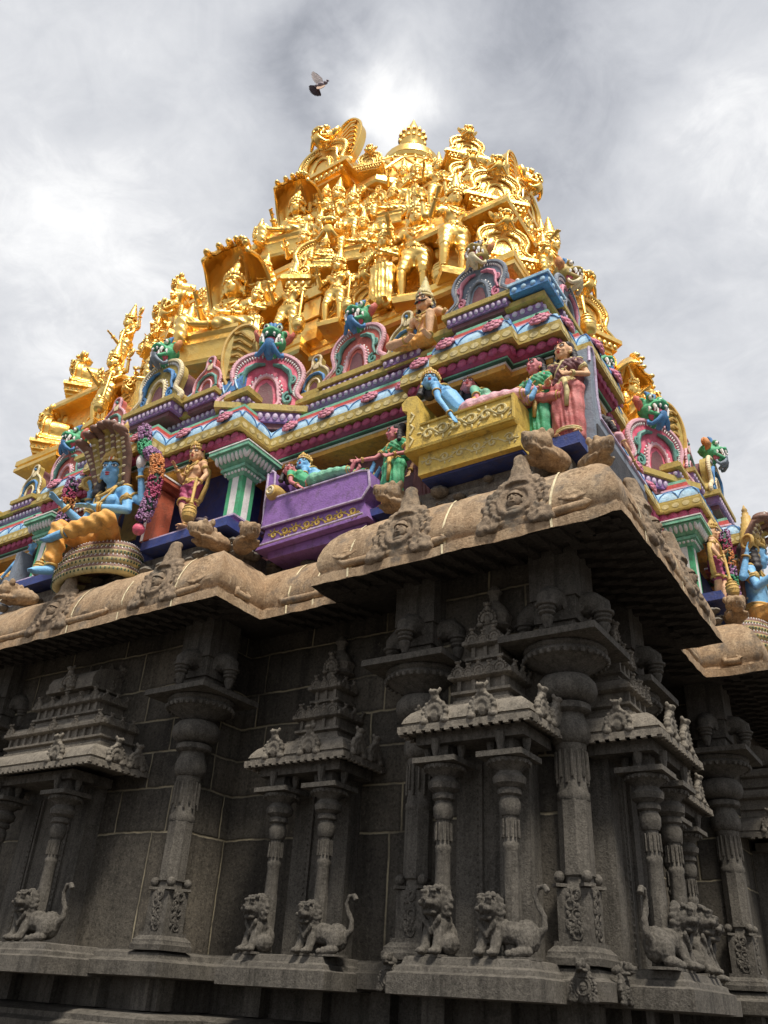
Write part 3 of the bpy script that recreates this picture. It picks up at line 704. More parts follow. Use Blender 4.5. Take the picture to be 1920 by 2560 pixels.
# rust-red shrine pillars behind the seated statue
def make_rustpillar():
    b = MB(); b.box((0, 0, .45), (.30, .30, .9), 0); b.box((-.10, -.002, .45), (.06, .312, .9), 1); b.box((0, 0, .98), (.40, .40, .08), 0); b.box((0, 0, 1.06), (.5, .5, .08), 0); b.box((0, 0, 1.11), (.52, .52, .03), 1)
    for i in range(5): b.ell((-.18+i*.09, -.25, 1.02), (.03, .02, .035), 1, n=8, m=5)
    return b.build('shrine_pillar', ['rust', 'white'], TEMPLE)
RP = make_rustpillar(); RP.location = (.88, -8.20, 6.2); dup(RP, (-.88, -8.20, 6.2), 0, parent=TEMPLE); dup(RP, (8.20, .88, 6.2), PI/2, parent=TEMPLE); dup(RP, (8.20, -.88, 6.2), PI/2, parent=TEMPLE)
b = MB(); b.box((3.95, -7.045, 6.75), (1.15, .03, .86), 0); b.box((3.95, -7.05, 6.35), (.9, .03, .8), 0)
b.tube([(3.38, -7.07, 6.2), (3.38, -7.07, 6.62), (3.5, -7.07, 6.72), (3.5, -7.07, 6.82), (3.42, -7.07, 6.9), (3.38, -7.07, 7.18)], .02, 5, 1)
b.tube([(4.52, -7.07, 6.2), (4.52, -7.07, 6.62), (4.40, -7.07, 6.72), (4.40, -7.07, 6.82), (4.62, -7.07, 6.95), (4.52, -7.07, 7.18)], .02, 5, 1)
part('back_panel', b, ['maroon', 'rose_pink'])
# lattice-covered vault roofs behind the gables
def vault(w_, r_, mats, c, rz, name='lattice_vault'):
    b = MB(); n = 14; P = [(-math.cos(i*PI/n)*r_, math.sin(i*PI/n)*r_*1.05) for i in range(n+1)]
    vs = [(-w_, y, z) for y, z in P]+[(w_, y, z) for y, z in P]
    b.add(vs, [(i+1, i, n+1+i, n+2+i) for i in range(n)]+[tuple(range(n+1)), tuple(range(2*n+1, n, -1))], 0)
    def pt(u, a): return (u, -math.cos(a)*(r_+.012), math.sin(a)*(r_*1.05+.012))
    k = max(2, int(w_*2/.30)); st = 2*w_/k
    for s in (1, -1):
        for i in range(-5, k+5):
            L = [pt(-w_+st*(i+s*3.2*j/10), PI*.62*j/10) for j in range(11) if -w_ <= -w_+st*(i+s*3.2*j/10) <= w_]
            if len(L) > 1: b.tube(L, .018, 5, 1)
    for i in range(k):
        for j in range(1, 7):
            a = PI*.62*j/6.4; u = -w_+st*(i+(.5 if j % 2 else 0)); p = Vector(pt(u, a)); b.ell(p, .04, 2, n=8, m=5); b.ell(p*1.0+Vector((0, -math.cos(a), math.sin(a)))*.03, .02, 3, n=6, m=4)
    o = part(name, b, mats, smooth=40); o.location = c; o.rotation_euler = (0, 0, rz)
vault(2.0, .95, ['deep_blue', 'sky_blue', 'white', 'red_band'], (0, -7.05, 9.12), 0)
vault(.9, .50, ['coral', 'maroon', 'white', 'dark_green'], (6.65, -6.75, 9.18), 0)
vault(.9, .50, ['coral', 'maroon', 'white', 'dark_green'], (6.75, -6.65, 9.18), PI/2)
b = MB(); b.lathe([(.30, 0), (.30, .04), (.24, .07), (.2, .07), (.15, .1), (.08, .12)], 20, mi=0); b.torus((0, 0, .05), .27, .03, 20, 6, mi=1); b.torus((0, 0, .09), .16, .025, 16, 6, mi=1)
o = part('roundel', b, ['khaki', 'gold_paint']); o.location = (7.05, -7.34, 9.42); o.rotation_euler = (PI/2-.5, 0, .35)
b = MB(); b.box((7.40, -7.40, 9.17), (.60, .60, .16), 0); b.box((7.40, -7.40, 9.27), (.66, .66, .05), 1)
for k in range(4): b.ell((7.17+k*.15, -7.70, 9.17), (.045, .02, .05), 1, n=8, m=5); b.ell((7.70, -7.63+k*.15, 9.17), (.02, .045, .05), 1, n=8, m=5)
part('corner_pedestal', b, ['deep_blue', 'sky_blue'])

# ------------------------------------------------------------ gable ornaments
def outline(pts):
    return pts+[(-x, z) for x, z in reversed(pts)]
def smoothpoly(P, it=2, closed=True):
    for _ in range(it):
        Q = []; n = len(P)
        for i in range(n if closed else n-1):
            a, c = P[i], P[(i+1) % n]; Q += [(.75*a[0]+.25*c[0], .75*a[1]+.25*c[1]), (.25*a[0]+.75*c[0], .25*a[1]+.75*c[1])]
        P = Q
    return P
def shrink(P, f, c): return [(c[0]+(x-c[0])*f, c[1]+(z-c[1])*f) for x, z in P]
def spiral(cx, cz, r, turns, a0, y, sgn=1):
    n = int(14*turns); return [(cx+sgn*r*(1-.8*i/n)*math.cos(a0+turns*2*PI*i/n), y, cz+r*(1-.8*i/n)*math.sin(a0+turns*2*PI*i/n)) for i in range(n+1)]
def pedestal(b, w_, d):
    b.box((0, d/2-.06, -.28), (w_*.82, d, .10), 2); b.box((0, d/2-.08, -.17), (w_*.95, d+.04, .15), 0)
    k = int(w_/.11)
    for i in range(k): b.ell((-w_*.44+i*w_*.88/(k-1), -.11, -.17), (.043, .025, .055), 1, n=8, m=5)
    for i in range(4): b.ell((w_*.475, 0+i*.11, -.17), (.025, .043, .055), 1, n=8, m=5)
    b.box((0, d/2-.1, -.05), (w_*1.08, d+.10, .09), 3)
def make_dragon(cols, label, W=1.0, leaf=False, group='dragon-mask gables on the painted storey'):
    """cols: field, rim, scroll, side, face, tongue, ear"""
    field, rim, scroll, side, face, tongue, ear = cols
    root = thing('dragon_gable', label, 'gable ornament', group=group)
    P = smoothpoly(outline([(.10, .0), (.40, .0), (.64, -.02), (.72, .06), (.60, .16), (.47, .24), (.50, .36), (.56, .50), (.52, .66), (.38, .78), (.2, .84)]), 2)
    b = MB(); b.prism(P, 0, .16, 0); b.prism(shrink(P, .90, (0, .3)), .16, .62, 1); b.build('arch', [field, side], root, 35)
    b = MB(); b.tube([(x, -.01, z) for x, z in P], .035, 6, closed=True)
    for i in range(0, len(P), 1):
        x, z = P[i]; b.ell((x*1.03, .0, z+.0), (.035, .04, .035), n=6, m=5)
    Q = [(.15, .02), (.24, .10), (.20, .22), (.19, .32), (.13, .44), (0, .50)]; Q = Q+[(-x, z) for x, z in reversed(Q[:-1])]; Q = smoothpoly(Q, 2, False)
    b.tube([(x, -.02, z) for x, z in Q], .032, 6)
    for x, z in Q[::2]: b.ell((x*1.12, -.02, z*1.02), .028, n=6, m=4)
    b.build('rim', rim, root, 60)
    b = MB()
    for i in range(0, len(P)):
        x, z = P[i]; c_ = (x*.90, .3+(z-.3)*.90); a_ = math.atan2(z-.35, x); b.ell((c_[0], -.012, c_[1]), (.030, .016, .013), n=6, m=4, R=Matrix.Rotation(-a_, 3, 'Y'))
    for x, z in Q[1::2]: b.ell((x*1.32, -.015, z*1.06), (.02, .014, .02), n=6, m=4)
    b.build('scalloped_edge', 'white', root, 60)
    b = MB(); b.prism([(-.15, .0), (.15, .0), (.13, .2), (.09, .34), (0, .40), (-.09, .34), (-.13, .2)], -.012, .05); b.build('opening', 'maroon', root)
    b = MB()
    for s in (-1, 1):
        b.tube(spiral(s*.36, .17, .085, 1.3, PI/2, -.02, s), [.03]*8+[.022]*11, 6); b.tube([(s*.40, -.02, .25), (s*.36, -.03, .36), (s*.37, -.03, .46), (s*.33, -.03, .56), (s*.2, -.03, .64), (s*.06, -.03, .66)], [.022, .03, .04, .045, .035, .02], 6)
        b.tube(spiral(s*.39, .46, .06, 1.2, -PI/2, -.03, s), .02, 6)
    b.build('scroll', scroll, root, 60)
    # head
    b = MB()
    b.ell((0, .05, 1.22), (.22, .24, .17)); b.ell((0, -.10, 1.17), (.16, .2, .09)); b.ell((0, -.24, 1.13), (.13, .12, .07)); b.ell((0, -.33, 1.16), (.05, .05, .045))
    for s in (-1, 1):
        b.ell((s*.10, -.26, 1.10), (.09, .12, .05)); b.ell((s*.17, -.04, 1.08), (.10, .17, .10)); b.ell((s*.055, -.35, 1.14), .035); b.ell((s*.12, -.15, 1.33), (.075, .07, .055)); b.ell((s*.19, .03, 1.34), (.07, .08, .05))
        b.cap((s*.20, -.10, 1.02), (s*.13, -.30, .86), .05, .035)
    b.ell((0, .06, .95), (.2, .16, .2)); b.ell((0, -.22, .86), (.13, .14, .035))
    for k in range(5): b.ell((0, -.05+.08*k, 1.38-.02*k*k*.4), (.035, .04, .05))
    h = remesh(b, .022, 2); h.build('head', face, root, 60)
    b = MB(); b.ell((0, -.13, .97), (.155, .16, .13)); b.build('mouth', 'hot_pink', root)
    b = MB()
    for s in (-1, 1):
        b.ell((s*.125, -.19, 1.285), (.062, .05, .058), 0, n=12, m=8); b.ell((s*.13, -.232, 1.285), (.03, .016, .032), 1, n=10, m=6)
    b.build('eyes', ['white', 'black_paint'], root)
    b = MB()
    for s in (-1, 1):
        for x, y, r_, l in ((.15, -.27, .04, .15), (.07, -.33, .026, .08), (.19, -.16, .035, .10)): b.tube([(s*x, y, 1.07), (s*x*1.06, y-.03, 1.07-l*.6), (s*x*1.15, y-.01, 1.07-l)], [r_, r_*.8, .006], 7)
        b.tube([(s*.12, -.3, .87), (s*.13, -.32, .95), (s*.14, -.31, 1.0)], [.028, .02, .005], 7)
    b.build('fangs', 'white', root)
    b = MB(); b.tube([(0, -.2, .93), (0, -.34, .90), (0, -.33, .80), (0, -.22, .72), (0, -.12, .66)], [.07, .085, .09, .10, .05], 8, flat=.45)
    for s in (-1, 1): b.tube([(s*.05, -.32, .83), (s*.12, -.28, .74), (s*.2, -.2, .69), (s*.26, -.15, .72), (s*.25, -.14, .77), (s*.21, -.14, .76)], [.05, .05, .04, .035, .03, .02], 7)
    b.ell((0, -.22, .70), (.04, .03, .04)); b.build('tongue', tongue, root, 60)
    b = MB()
    for s in (-1, 1):
        b.tube([(s*.22, .02, 1.12), (s*.32, -.02, 1.20), (s*.38, .02, 1.33), (s*.34, .06, 1.42)], [.06, .085, .06, .01], 8, flat=.5); b.ell((s*.20, .10, 1.38), (.09, .05, .10), n=10, m=6)
    b.build('ears', ear, root, 60)
    b = MB()
    for k in (-1, 0, 1): b.tube([(k*.06, -.04, 1.36), (k*.085, -.05, 1.47), (k*.10, -.01, 1.53)], [.04, .05, .02], 7)
    b.build('crest', 'deep_blue', root, 60)
    b = MB(); pedestal(b, 1.3, .6); b.build('pedestal', ['lilac', 'lilac_light', 'maroon', 'khaki'], root)
    if leaf:
        L = smoothpoly([(-.25, .2), (-.62, .35), (-.80, .8), (-.78, 1.25), (-.55, 1.52), (-.30, 1.45), (-.22, 1.1), (-.1, .6)], 2)
        b = MB(); b.prism(L, .10, .26, 0); b.tube([(x, .09, z) for x, z in L], .03, 6, 1, closed=True)
        for k in range(7): b.tube([(-.35, .08, .5+.12*k), (-.55, .06, .56+.13*k), (-.66, .08, .54+.13*k)], .025, 5, 1)
        b.build('leaf_plume', ['khaki', 'gold_paint'], root)
    for ch in root.children:
        if ch.name.split('.')[0] in ('head', 'mouth', 'eyes', 'fangs', 'tongue', 'ears', 'crest'):
            for v_ in ch.data.vertices: v_.co = Vector((0, -.03, .86))+(v_.co-Vector((0, -.03, .80)))*.82
        elif ch.name.split('.')[0] in ('arch', 'rim', 'opening', 'scroll', 'scalloped_edge'):
            for v_ in ch.data.vertices: v_.co.z *= 1.10
    root.scale = (W, W, W)
    return root
def make_small(cols, label, group='small arch gables on the painted storey'):
    field, rim, scroll, side = cols
    root = thing('arch_gable', label, 'gable ornament', group=group)
    P = smoothpoly(outline([(.06, 0), (.22, .0), (.36, -.02), (.40, .07), (.31, .17), (.34, .30), (.30, .46), (.2, .58), (.1, .64), (.085, .74), (.10, .84), (.05, .92)]), 2)
    b = MB(); b.prism(P, 0, .14, 0); b.prism(shrink(P[4:-4], .92, (0, .3)), .14, .55, 1); b.build('arch', [field, side], root, 35)
    b = MB(); b.tube([(x, -.01, z) for x, z in P], .024, 6, closed=True)
    for x, z in P[::2]: b.ell((x*1.03, .0, z), (.026, .03, .026), n=6, m=4)
    Q = smoothpoly([(.14, .02), (.13, .15), (.13, .25), (.08, .34), (0, .37), (-.08, .34), (-.13, .25), (-.13, .15), (-.14, .02)], 2, False); b.tube([(x, -.015, z) for x, z in Q], .022, 6); b.build('rim', rim, root, 60)
    b = MB()
    for s in (-1, 1): b.tube(spiral(s*.23, .12, .06, 1.2, PI/2, -.015, s), .02, 6); b.tube([(s*.25, -.015, .17), (s*.22, -.02, .3), (s*.2, -.02, .38), (s*.1, -.02, .47), (0, -.02, .49)], [.02, .03, .035, .032, .03], 6)
    b.ell((0, -.03, .80), (.03, .03, .035), n=8, m=6); b.build('scroll', scroll, root, 60)
    b = MB(); b.prism([(-.09, .02), (.09, .02), (.09, .22), (0, .31), (-.09, .22)], -.01, .03); b.build('opening', 'maroon', root)
    b = MB()
    for x in (-.05, -.018, .018, .05): b.cap((x*.9, -.015, .62), (x, -.015, .74), .012, .012, n=5)
    b.build('plume', 'cream', root)
    b = MB(); pedestal(b, .74, .5); b.build('pedestal', ['lilac', 'lilac_light', 'maroon', 'khaki'], root)
    return root
GZ = 9.24
def put(o, x, y, rz=0, sc=1, z=GZ): o.location = (x, y, z); o.rotation_euler = (0, 0, rz); o.scale = (sc*(.9 if o.name.startswith('dragon') else 1), sc, sc*(1.07 if o.name.startswith('dragon') else 1)); return o
dr_red = make_dragon(('coral', 'pale_pink', 'teal', 'maroon', 'green', 'deep_blue', 'coral'), 'red dragon-mask gable over the recess with the purple couch, blue tongue out')
put(dr_red, 3.93, -7.16, 0, 1.1)
dr_kh = make_dragon(('khaki', 'cream', 'deep_blue', 'maroon', 'green', 'grey_blue', 'orange'), 'khaki and blue dragon-mask gable right above the seated blue statue')
put(dr_kh, .12, -8.22, 0, 1.08)
dr_grey = make_dragon(('grey_blue', 'panel_grey', 'rose_pink', 'black_paint', 'khaki', 'cream', 'orange'), 'blue-grey dragon-mask gable above the yellow couch')
put(dr_grey, 6.52, -7.56, 0, .92)
dr_pink = make_dragon(('hot_pink', 'pale_pink', 'teal', 'magenta', 'green', 'deep_blue', 'coral'), 'hot pink dragon-mask gable with a golden leaf plume, turned into the inner corner', leaf=True)
put(dr_pink, 2.30, -7.62, math.radians(34), 1.28, 8.80)
dup(dr_red, (-3.93, -7.12, GZ), 0, 'red dragon-mask gable far left, lowest on the slope of the roofline'); 
dup(dr_grey, (7.55, -6.5, GZ), PI/2, 'blue-grey dragon-mask gable at the right roof corner, seen from its side')
dup(dr_pink, (7.62, -2.3, 8.80), PI/2-math.radians(34), 'hot pink dragon-mask gable with golden plume on the right-hand face against the sky', sc=(-1.15, 1.28, 1.37))
dup(dr_red, (7.12, -3.93, GZ), PI/2, 'red dragon-mask gable on the right-hand face, mostly hidden by the eave')
dup(dr_kh, (8.22, .0, GZ), PI/2, 'khaki dragon-mask gable in profile on the far right, outlined on the sky')
sm_or = make_small(('coral', 'pale_pink', 'teal', 'orange'), 'small orange arch gable between the khaki and the hot pink dragon gables')
put(sm_or, 1.2, -8.02)
sm_bl = make_small(('khaki', 'cream', 'deep_blue', 'maroon'), 'small khaki arch gable with blue scrolls between the hot pink and the red dragon gables')
put(sm_bl, 2.95, -7.08)
dup(sm_or, (-1.35, -8.02, GZ), 0, 'small orange arch gable left of the seated statue\'s serpent hood')
dup(sm_bl, (4.98, -7.22, GZ), 0, 'small khaki arch gable beside the moustached statue')
dup(sm_bl, (-2.95, -7.08, GZ), 0, 'small khaki arch gable half hidden between the orange arch and the far left red dragon')
dup(sm_bl, (-5.0, -7.22, GZ), 0, 'small khaki arch gable at the left edge of the picture')
dup(sm_or, (8.02, -1.3, GZ), PI/2, 'small orange arch gable with its long back, far right against the sky')
dup(sm_bl, (7.08, -2.95, GZ), PI/2, 'small khaki arch gable on the right-hand face, seen edge-on beside the pink gable')
# ------------------------------------------------------------ figures (built 1.75 units tall, facing -Y; a figure's right hand is at -X)
HS = 1.17
def hscale(hc): return Matrix.Translation(hc) @ Matrix.Scale(HS, 4) @ Matrix.Translation(-Vector(hc))
BASE = dict(head=(0, -.03, 1.575), neck=(0, 0, 1.40), chest=(0, 0, 1.22), waist=(0, 0, 1.02), hip=(0, .0, .90),
            sR=(-.205, 0, 1.34), sL=(.205, 0, 1.34), eR=(-.29, .02, 1.08), eL=(.29, .02, 1.08), hR=(-.30, -.08, .84), hL=(.30, -.08, .84),
            jR=(-.105, 0, .88), jL=(.105, 0, .88), kR=(-.12, -.03, .48), kL=(.12, -.03, .48), aR=(-.12, .02, .07), aL=(.12, .02, .07),
            tR=(-.14, -.17, .03), tL=(.14, -.17, .03))
def V(p): return Vector(p)
def hand(b, wr, el, curl=.25, spread=1., up_=None, n=5, sc=1.):
    """palm and five unequal fingers beyond the wrist; up_ = the direction the back of the hand faces"""
    d = (V(wr)-V(el)).normalized(); u = V(up_ or (0, 1, .2)); u = (u-d*u.dot(d)).normalized(); s = d.cross(u)
    w_ = V(wr); c = w_+d*.055*sc
    b.ell(c, (.042*sc, .022*sc, .058*sc), n=8, m=6, R=Matrix((s, u, d)).transposed())
    for i, L in enumerate((.066, .08, .085, .075, .055)):
        if i == 0: p0 = w_+d*.03*sc-s*.035*sc; dd = (d*.6-s*.75-u*.15).normalized()
        else: p0 = w_+d*.10*sc+s*(i-2.5)*.021*sc; dd = (d+s*(i-2.5)*.09*spread-u*curl*.4).normalized()
        p1 = p0+dd*L*.55*sc; p2 = p1+(dd-u*curl).normalized()*L*.5*sc
        b.cap(p0, p1, .0125*sc, .0115*sc, n=6); b.cap(p1, p2, .0115*sc, .009*sc, n=6)
def headR(yaw, pit, rol=0): return Euler((pit, rol, yaw), 'XYZ').to_matrix()
def body(K, sex='m', yaw=0, pit=0, extra_arms=(), curlR=.3, curlL=.3, upR=None, upL=None, vox=.0125, feet=True, hands=True, belly=0):
    b = MB(); k = {q: V(p) for q, p in K.items()}
    H = headR(yaw, pit); hc = k['head']
    def hp(x, y, z): return hc+H @ V((x, y, z))
    b.M = hscale(hc)
    b.ell(hp(0, .01, .02), (.102, .118, .125), n=16, m=12, R=H); b.ell(hp(0, -.035, -.06), (.074, .078, .072), n=12, m=8, R=H); b.ell(hp(0, -.075, -.105), (.036, .032, .028), n=8, m=6, R=H)
    b.cap(hp(0, -.108, .025), hp(0, -.128, -.022), .013, .02, n=7)
    for s in (-1, 1):
        b.ell(hp(s*.014, -.118, -.03), (.014, .016, .012), n=6, m=5); b.ell(hp(s*.045, -.083, -.035), (.032, .028, .03), n=8, m=6); b.ell(hp(s*.043, -.092, .045), (.035, .022, .012), n=8, m=5, R=H)
        b.ell(hp(s*.108, .01, -.005), (.016, .028, .045), n=8, m=6, R=H); b.ell(hp(s*.108, .005, -.05), .02, n=6, m=5)
    b.ell(hp(0, -.108, -.066), (.03, .014, .010), n=8, m=5, R=H); b.ell(hp(0, -.103, -.083), (.024, .014, .010), n=8, m=5, R=H)
    b.M = Matrix.Identity(4)
    b.cap(k['neck']-V((0, 0, .04)), hc-V((0, 0, .07)), .066, .056)
    sh = (k['sR']+k['sL'])/2; w_ = 1 if sex == 'm' else .88
    b.cap(k['sR']*.82+sh*.18, k['sL']*.82+sh*.18, .074, .074); b.cap(sh-V((0, 0, .05)), k['neck'], .10, .06)
    ax = (k['sL']-k['sR']).normalized(); Rc = Matrix((ax, V((0, 0, 1)).cross(ax), V((0, 0, 1)))).transposed()
    b.ell(k['chest'], (.185*w_, .125, .16), n=16, m=10, R=Rc); b.cap(k['chest'], k['waist'], .135*w_, .115*w_+belly*.4); b.cap(k['waist'], k['hip'], .118*w_+belly*.4, .14)
    b.ell((k['waist']+k['hip'])/2+V((0, -.035-belly, 0)), (.115*w_+belly, .09, .10), n=12, m=8)
    hx = (k['jL']-k['jR']); b.cap(k['jR'], k['jL'], .125 if sex == 'm' else .135, .125 if sex == 'm' else .135)
    fr = -(V((0, 0, 1)).cross(ax))
    for s in (-1, 1):
        c = k['chest']+ax*s*.085*w_+fr*.075+V((0, 0, .02))
        b.ell(c, (.088, .06, .07) if sex == 'm' else (.082, .085, .082), n=10, m=8)
    for q in 'RL':
        b.cap(k['s'+q], k['e'+q], .062*w_, .046*w_); b.ell(k['s'+q], .072*w_, n=10, m=8); m_ = k['e'+q].lerp(k['h'+q], .35); b.cap(k['e'+q], m_, .045*w_, .047*w_); b.cap(m_, k['h'+q], .047*w_, .030)
        if hands: hand(b, k['h'+q], k['e'+q], curlR if q == 'R' else curlL, up_=upR if q == 'R' else upL)
        else: b.ell(k['h'+q], .045, n=8, m=6)
        b.cap(k['j'+q], k['k'+q], .112, .072); m_ = k['k'+q].lerp(k['a'+q], .3); b.cap(k['k'+q], m_, .070, .070); b.cap(m_, k['a'+q], .070, .043)
        if feet:
            b.cap(k['a'+q], k['t'+q]*.6+k['a'+q]*.4, .045, .042); b.cap(k['a'+q]*.3+k['t'+q]*.7, k['t'+q], .045, .03)
            d = (k['t'+q]-k['a'+q]).normalized(); s_ = d.cross(V((0, 0, 1)));
            if s_.length > .1:
                s_.normalize()
                for i in range(5): b.cap(k['t'+q]+s_*(i-2)*.018, k['t'+q]+s_*(i-2)*.021+d*(.045-.006*abs(i-1)), .012, .010, n=5)
    for s_, e_, h_, u_ in extra_arms:
        b.cap(s_, e_, .058, .044); b.cap(e_, h_, .045, .03); hand(b, h_, e_, .35, up_=u_)
    return remesh(b, vox, 2)
def facepaint(b, K, yaw, pit, mous=False, tilak=1, mi=(0, 1, 2)):
    """eyes, brows, lips and forehead mark, laid into the face"""
    H = headR(yaw, pit); hc = V(K['head']); b.M = hscale(hc)
    def hp(x, y, z): return hc+H @ V((x, y, z))
    for s in (-1, 1):
        b.ell(hp(s*.042, -.106, .016), (.026, .010, .011), mi[0], n=8, m=6, R=H); b.ell(hp(s*.042, -.113, .016), (.010, .006, .011), mi[1], n=8, m=6, R=H)
        b.tube([hp(s*.068, -.094, .022), hp(s*.045, -.112, .029), hp(s*.016, -.112, .020)], .004, 5, mi[1])
        b.tube([hp(s*.078, -.088, .043), hp(s*.045, -.113, .058), hp(s*.014, -.117, .046)], .006, 5, mi[1])
        if mous: b.tube([hp(s*.006, -.128, -.055), hp(s*.04, -.122, -.06), hp(s*.085, -.098, -.045), hp(s*.105, -.08, -.02)], [.014, .017, .013, .004], 6, mi[1])
    b.ell(hp(0, -.121, -.066), (.026, .008, .007), mi[2], n=8, m=5, R=H); b.ell(hp(0, -.115, -.083), (.021, .008, .007), mi[2], n=8, m=5, R=H)
    if tilak: b.ell(hp(0, -.116, .085), (.007, .008, .022), mi[2], n=6, m=5, R=H)
    if tilak > 1:
        for s in (-1, 1): b.cap(hp(s*.018, -.115, .075), hp(s*.018, -.108, .11), .005, .005, mi[0], n=5)
    b.M = Matrix.Identity(4)
def hairmesh(K, yaw, pit, bun=True, long_=False, top=.03):
    b = MB(); H = headR(yaw, pit); hc = V(K['head']); b.M = hscale(hc)
    def hp(x, y, z): return hc+H @ V((x, y, z))
    b.ell(hp(0, .05, .055), (.112, .115, .118), n=16, m=10, R=H)
    for s in (-1, 1): b.ell(hp(s*.082, .01, .075), (.032, .06, .055), n=8, m=6, R=H)
    if bun: b.ell(hp(.0, .11, .14), (.085, .075, .085), n=12, m=8); b.torus(hp(0, .09, .11), .07, .02, 14, 6)
    if long_:
        for s in (-1, 1):
            for i in range(4): b.ell(hp(s*(.10+.01*i), .06, -.02-.055*i), (.05, .06, .045), n=8, m=6)
        b.ell(hp(0, .09, -.08), (.11, .06, .14), n=10, m=8)
    b.M = Matrix.Identity(4)
    return remesh(b, .014, 1)
def crownmesh(K, yaw, pit, h=.34, kind=0):
    b = MB(); M = Matrix.Translation(V(K['head'])) @ headR(yaw, pit).to_4x4() @ Matrix.Scale(HS, 4); b.M = M
    b.torus((0, .01, .085), .108, .022, 20, 7); b.torus((0, .01, .115), .10, .014, 20, 6)
    for i in range(11):
        a = PI*1.0*i/10+PI; b.ell((.112*math.cos(a), .01+.115*math.sin(a), .12+.02*math.sin(PI*i/10)), (.022, .018, .035), n=6, m=5)
    b.ell((0, -.11, .15), (.03, .02, .055), n=8, m=6)
    z0 = .10; P = [(.108, z0)]
    for i in range(5):
        r = .105*(1-i*.16); z = z0+h*(i/5); P += [(r+.008, z+.005), (r+.010, z+.03), (r-.006, z+.045), (r-.004, z+h/5-.004)]
    P += [(.02, z0+h), (.03, z0+h+.03), (.015, z0+h+.06), (.004, z0+h+.09)]
    b.lathe(P, 18, (0, .012, 0))
    for s in (-1, 1): b.ell((s*.118, .02, -.06), (.022, .026, .035), n=8, m=6); b.torus((s*.115, .05, .02), .05, .014, 12, 5, axis='X'); b.ell((s*.12, .0, .09), (.025, .03, .04), n=8, m=6)
    b.M = Matrix.Identity(4); return b
def jewels(K, arms=('R', 'L'), belt=True, anklets=True, neck=True, extra=(), thread=False):
    b = MB(); k = {q: V(p) for q, p in K.items()}
    def ring(p, d, R_, r): 
        d = V(d).normalized(); q = V((0, 0, 1)).rotation_difference(d).to_matrix().to_4x4(); b.M = Matrix.Translation(p) @ q; b.torus((0, 0, 0), R_, r, 16, 6); b.M = Matrix.Identity(4)
    ax = (k['sL']-k['sR']).normalized(); fr = -(V((0, 0, 1)).cross(ax))
    if neck:
        b.torus(k['neck']+V((0, 0, -.01)), .072, .018, 18, 6)
        for L, r in ((.15, .016), (.25, .014)):
            P = [k['neck']+ax*.10*math.cos(a)*(1+L)+fr*(.07+.09*math.sin(a))-V((0, 0, L*math.sin(a)*.95-.0)) for a in [PI*i/10 for i in range(11)]]; b.tube(P, r, 6)
        b.ell(k['neck']+fr*.155-V((0, 0, .16)), (.03, .02, .04), n=8, m=6); b.ell(k['neck']+fr*.165-V((0, 0, .25)), (.035, .02, .045), n=8, m=6)
    if thread:
        P = [k['sL'].lerp(k['neck'], .5)+V((0, 0, .05)), k['chest']+ax*.06+fr*.145, k['waist']-ax*.03+fr*.14, k['hip']-ax*.12+fr*.10]; b.tube(P, .010, 5)
    if belt:
        c = k['hip']+V((0, -.005, .09)); 
        for z, R_ in ((0, .148), (.03, .142), (-.03, .152)): b.torus(c+V((0, 0, z)), R_, .018, 22, 6, sy=.86)
        b.ell(c+fr*.135, (.04, .025, .045), n=8, m=6)
        for i in range(-2, 3): b.tube([c+ax*i*.05+fr*.125-V((0, 0, .03)), c+ax*(i+.5)*.05+fr*.135-V((0, 0, .09-.01*abs(i))), c+ax*(i+1)*.05+fr*.125-V((0, 0, .03))], .008, 5)
    for q in arms:
        d = k['e'+q]-k['s'+q]; ring(k['s'+q].lerp(k['e'+q], .45), d, .060, .016); ring(k['s'+q].lerp(k['e'+q], .54), d, .057, .010); b.ell(k['s'+q].lerp(k['e'+q], .42)+(fr+ax*(-1 if q == 'R' else 1))*.042, (.03, .03, .045), n=8, m=6)
        d = k['h'+q]-k['e'+q]; ring(k['e'+q].lerp(k['h'+q], .88), d, .042, .014); ring(k['e'+q].lerp(k['h'+q], .80), d, .044, .009)
        b.ell(k['s'+q]+V((0, 0, .05)), (.07, .06, .03), n=8, m=6)
    for s_, e_, h_, u_ in extra:
        ring(V(s_).lerp(V(e_), .5), V(e_)-V(s_), .058, .014); ring(V(e_).lerp(V(h_), .88), V(h_)-V(e_), .04, .013)
    if anklets:
        for q in 'RL': ring(k['k'+q].lerp(k['a'+q], .9), k['a'+q]-k['k'+q], .052, .015)
    return b
def folds(amp, n=16, cx=0, cy=0, dia=22, z0=9):
    def f(co):
        th = np.arctan2(co[:, 0]-cx, -(co[:, 1]-cy)); m_ = np.clip((z0-co[:, 2])*6, 0, 1)
        return amp*m_*(np.sin(th*n+co[:, 2]*5)*.7+np.sin(dia*(co[:, 2]+.45*np.abs(co[:, 0]-cx)))*.6)
    return f
def skirt(K, zb=.10, r0=.165, r1=.17, vox=.014, amp=.010, spread=.06):
    """long pleated sari skirt round both legs"""
    b = MB(); k = {q: V(p) for q, p in K.items()}
    h = k['hip']+V((0, 0, .05)); b.cap(k['jR'], k['jL'], r0-.012, r0-.012)
    for q in 'RL':
        b.cap(k['j'+q], k['k'+q], .135, .118); e = k['k'+q].lerp(k['a'+q], .97); b.cap(k['k'+q], e, .118, .105)
    m0 = (k['kR']+k['kL'])/2; m1 = (k['aR']+k['aL'])/2+V((0, -.03, .05)); b.cap(h, m0, .15, .13); b.cap(m0, m1, .13, .12)
    for i in range(5): b.cap(h+V(((i-2)*.02, -.11, -.02)), m1+V(((i-2)*.035, -.10, 0)), .018, .028)
    return remesh(b, vox, 1, folds(amp, 14))
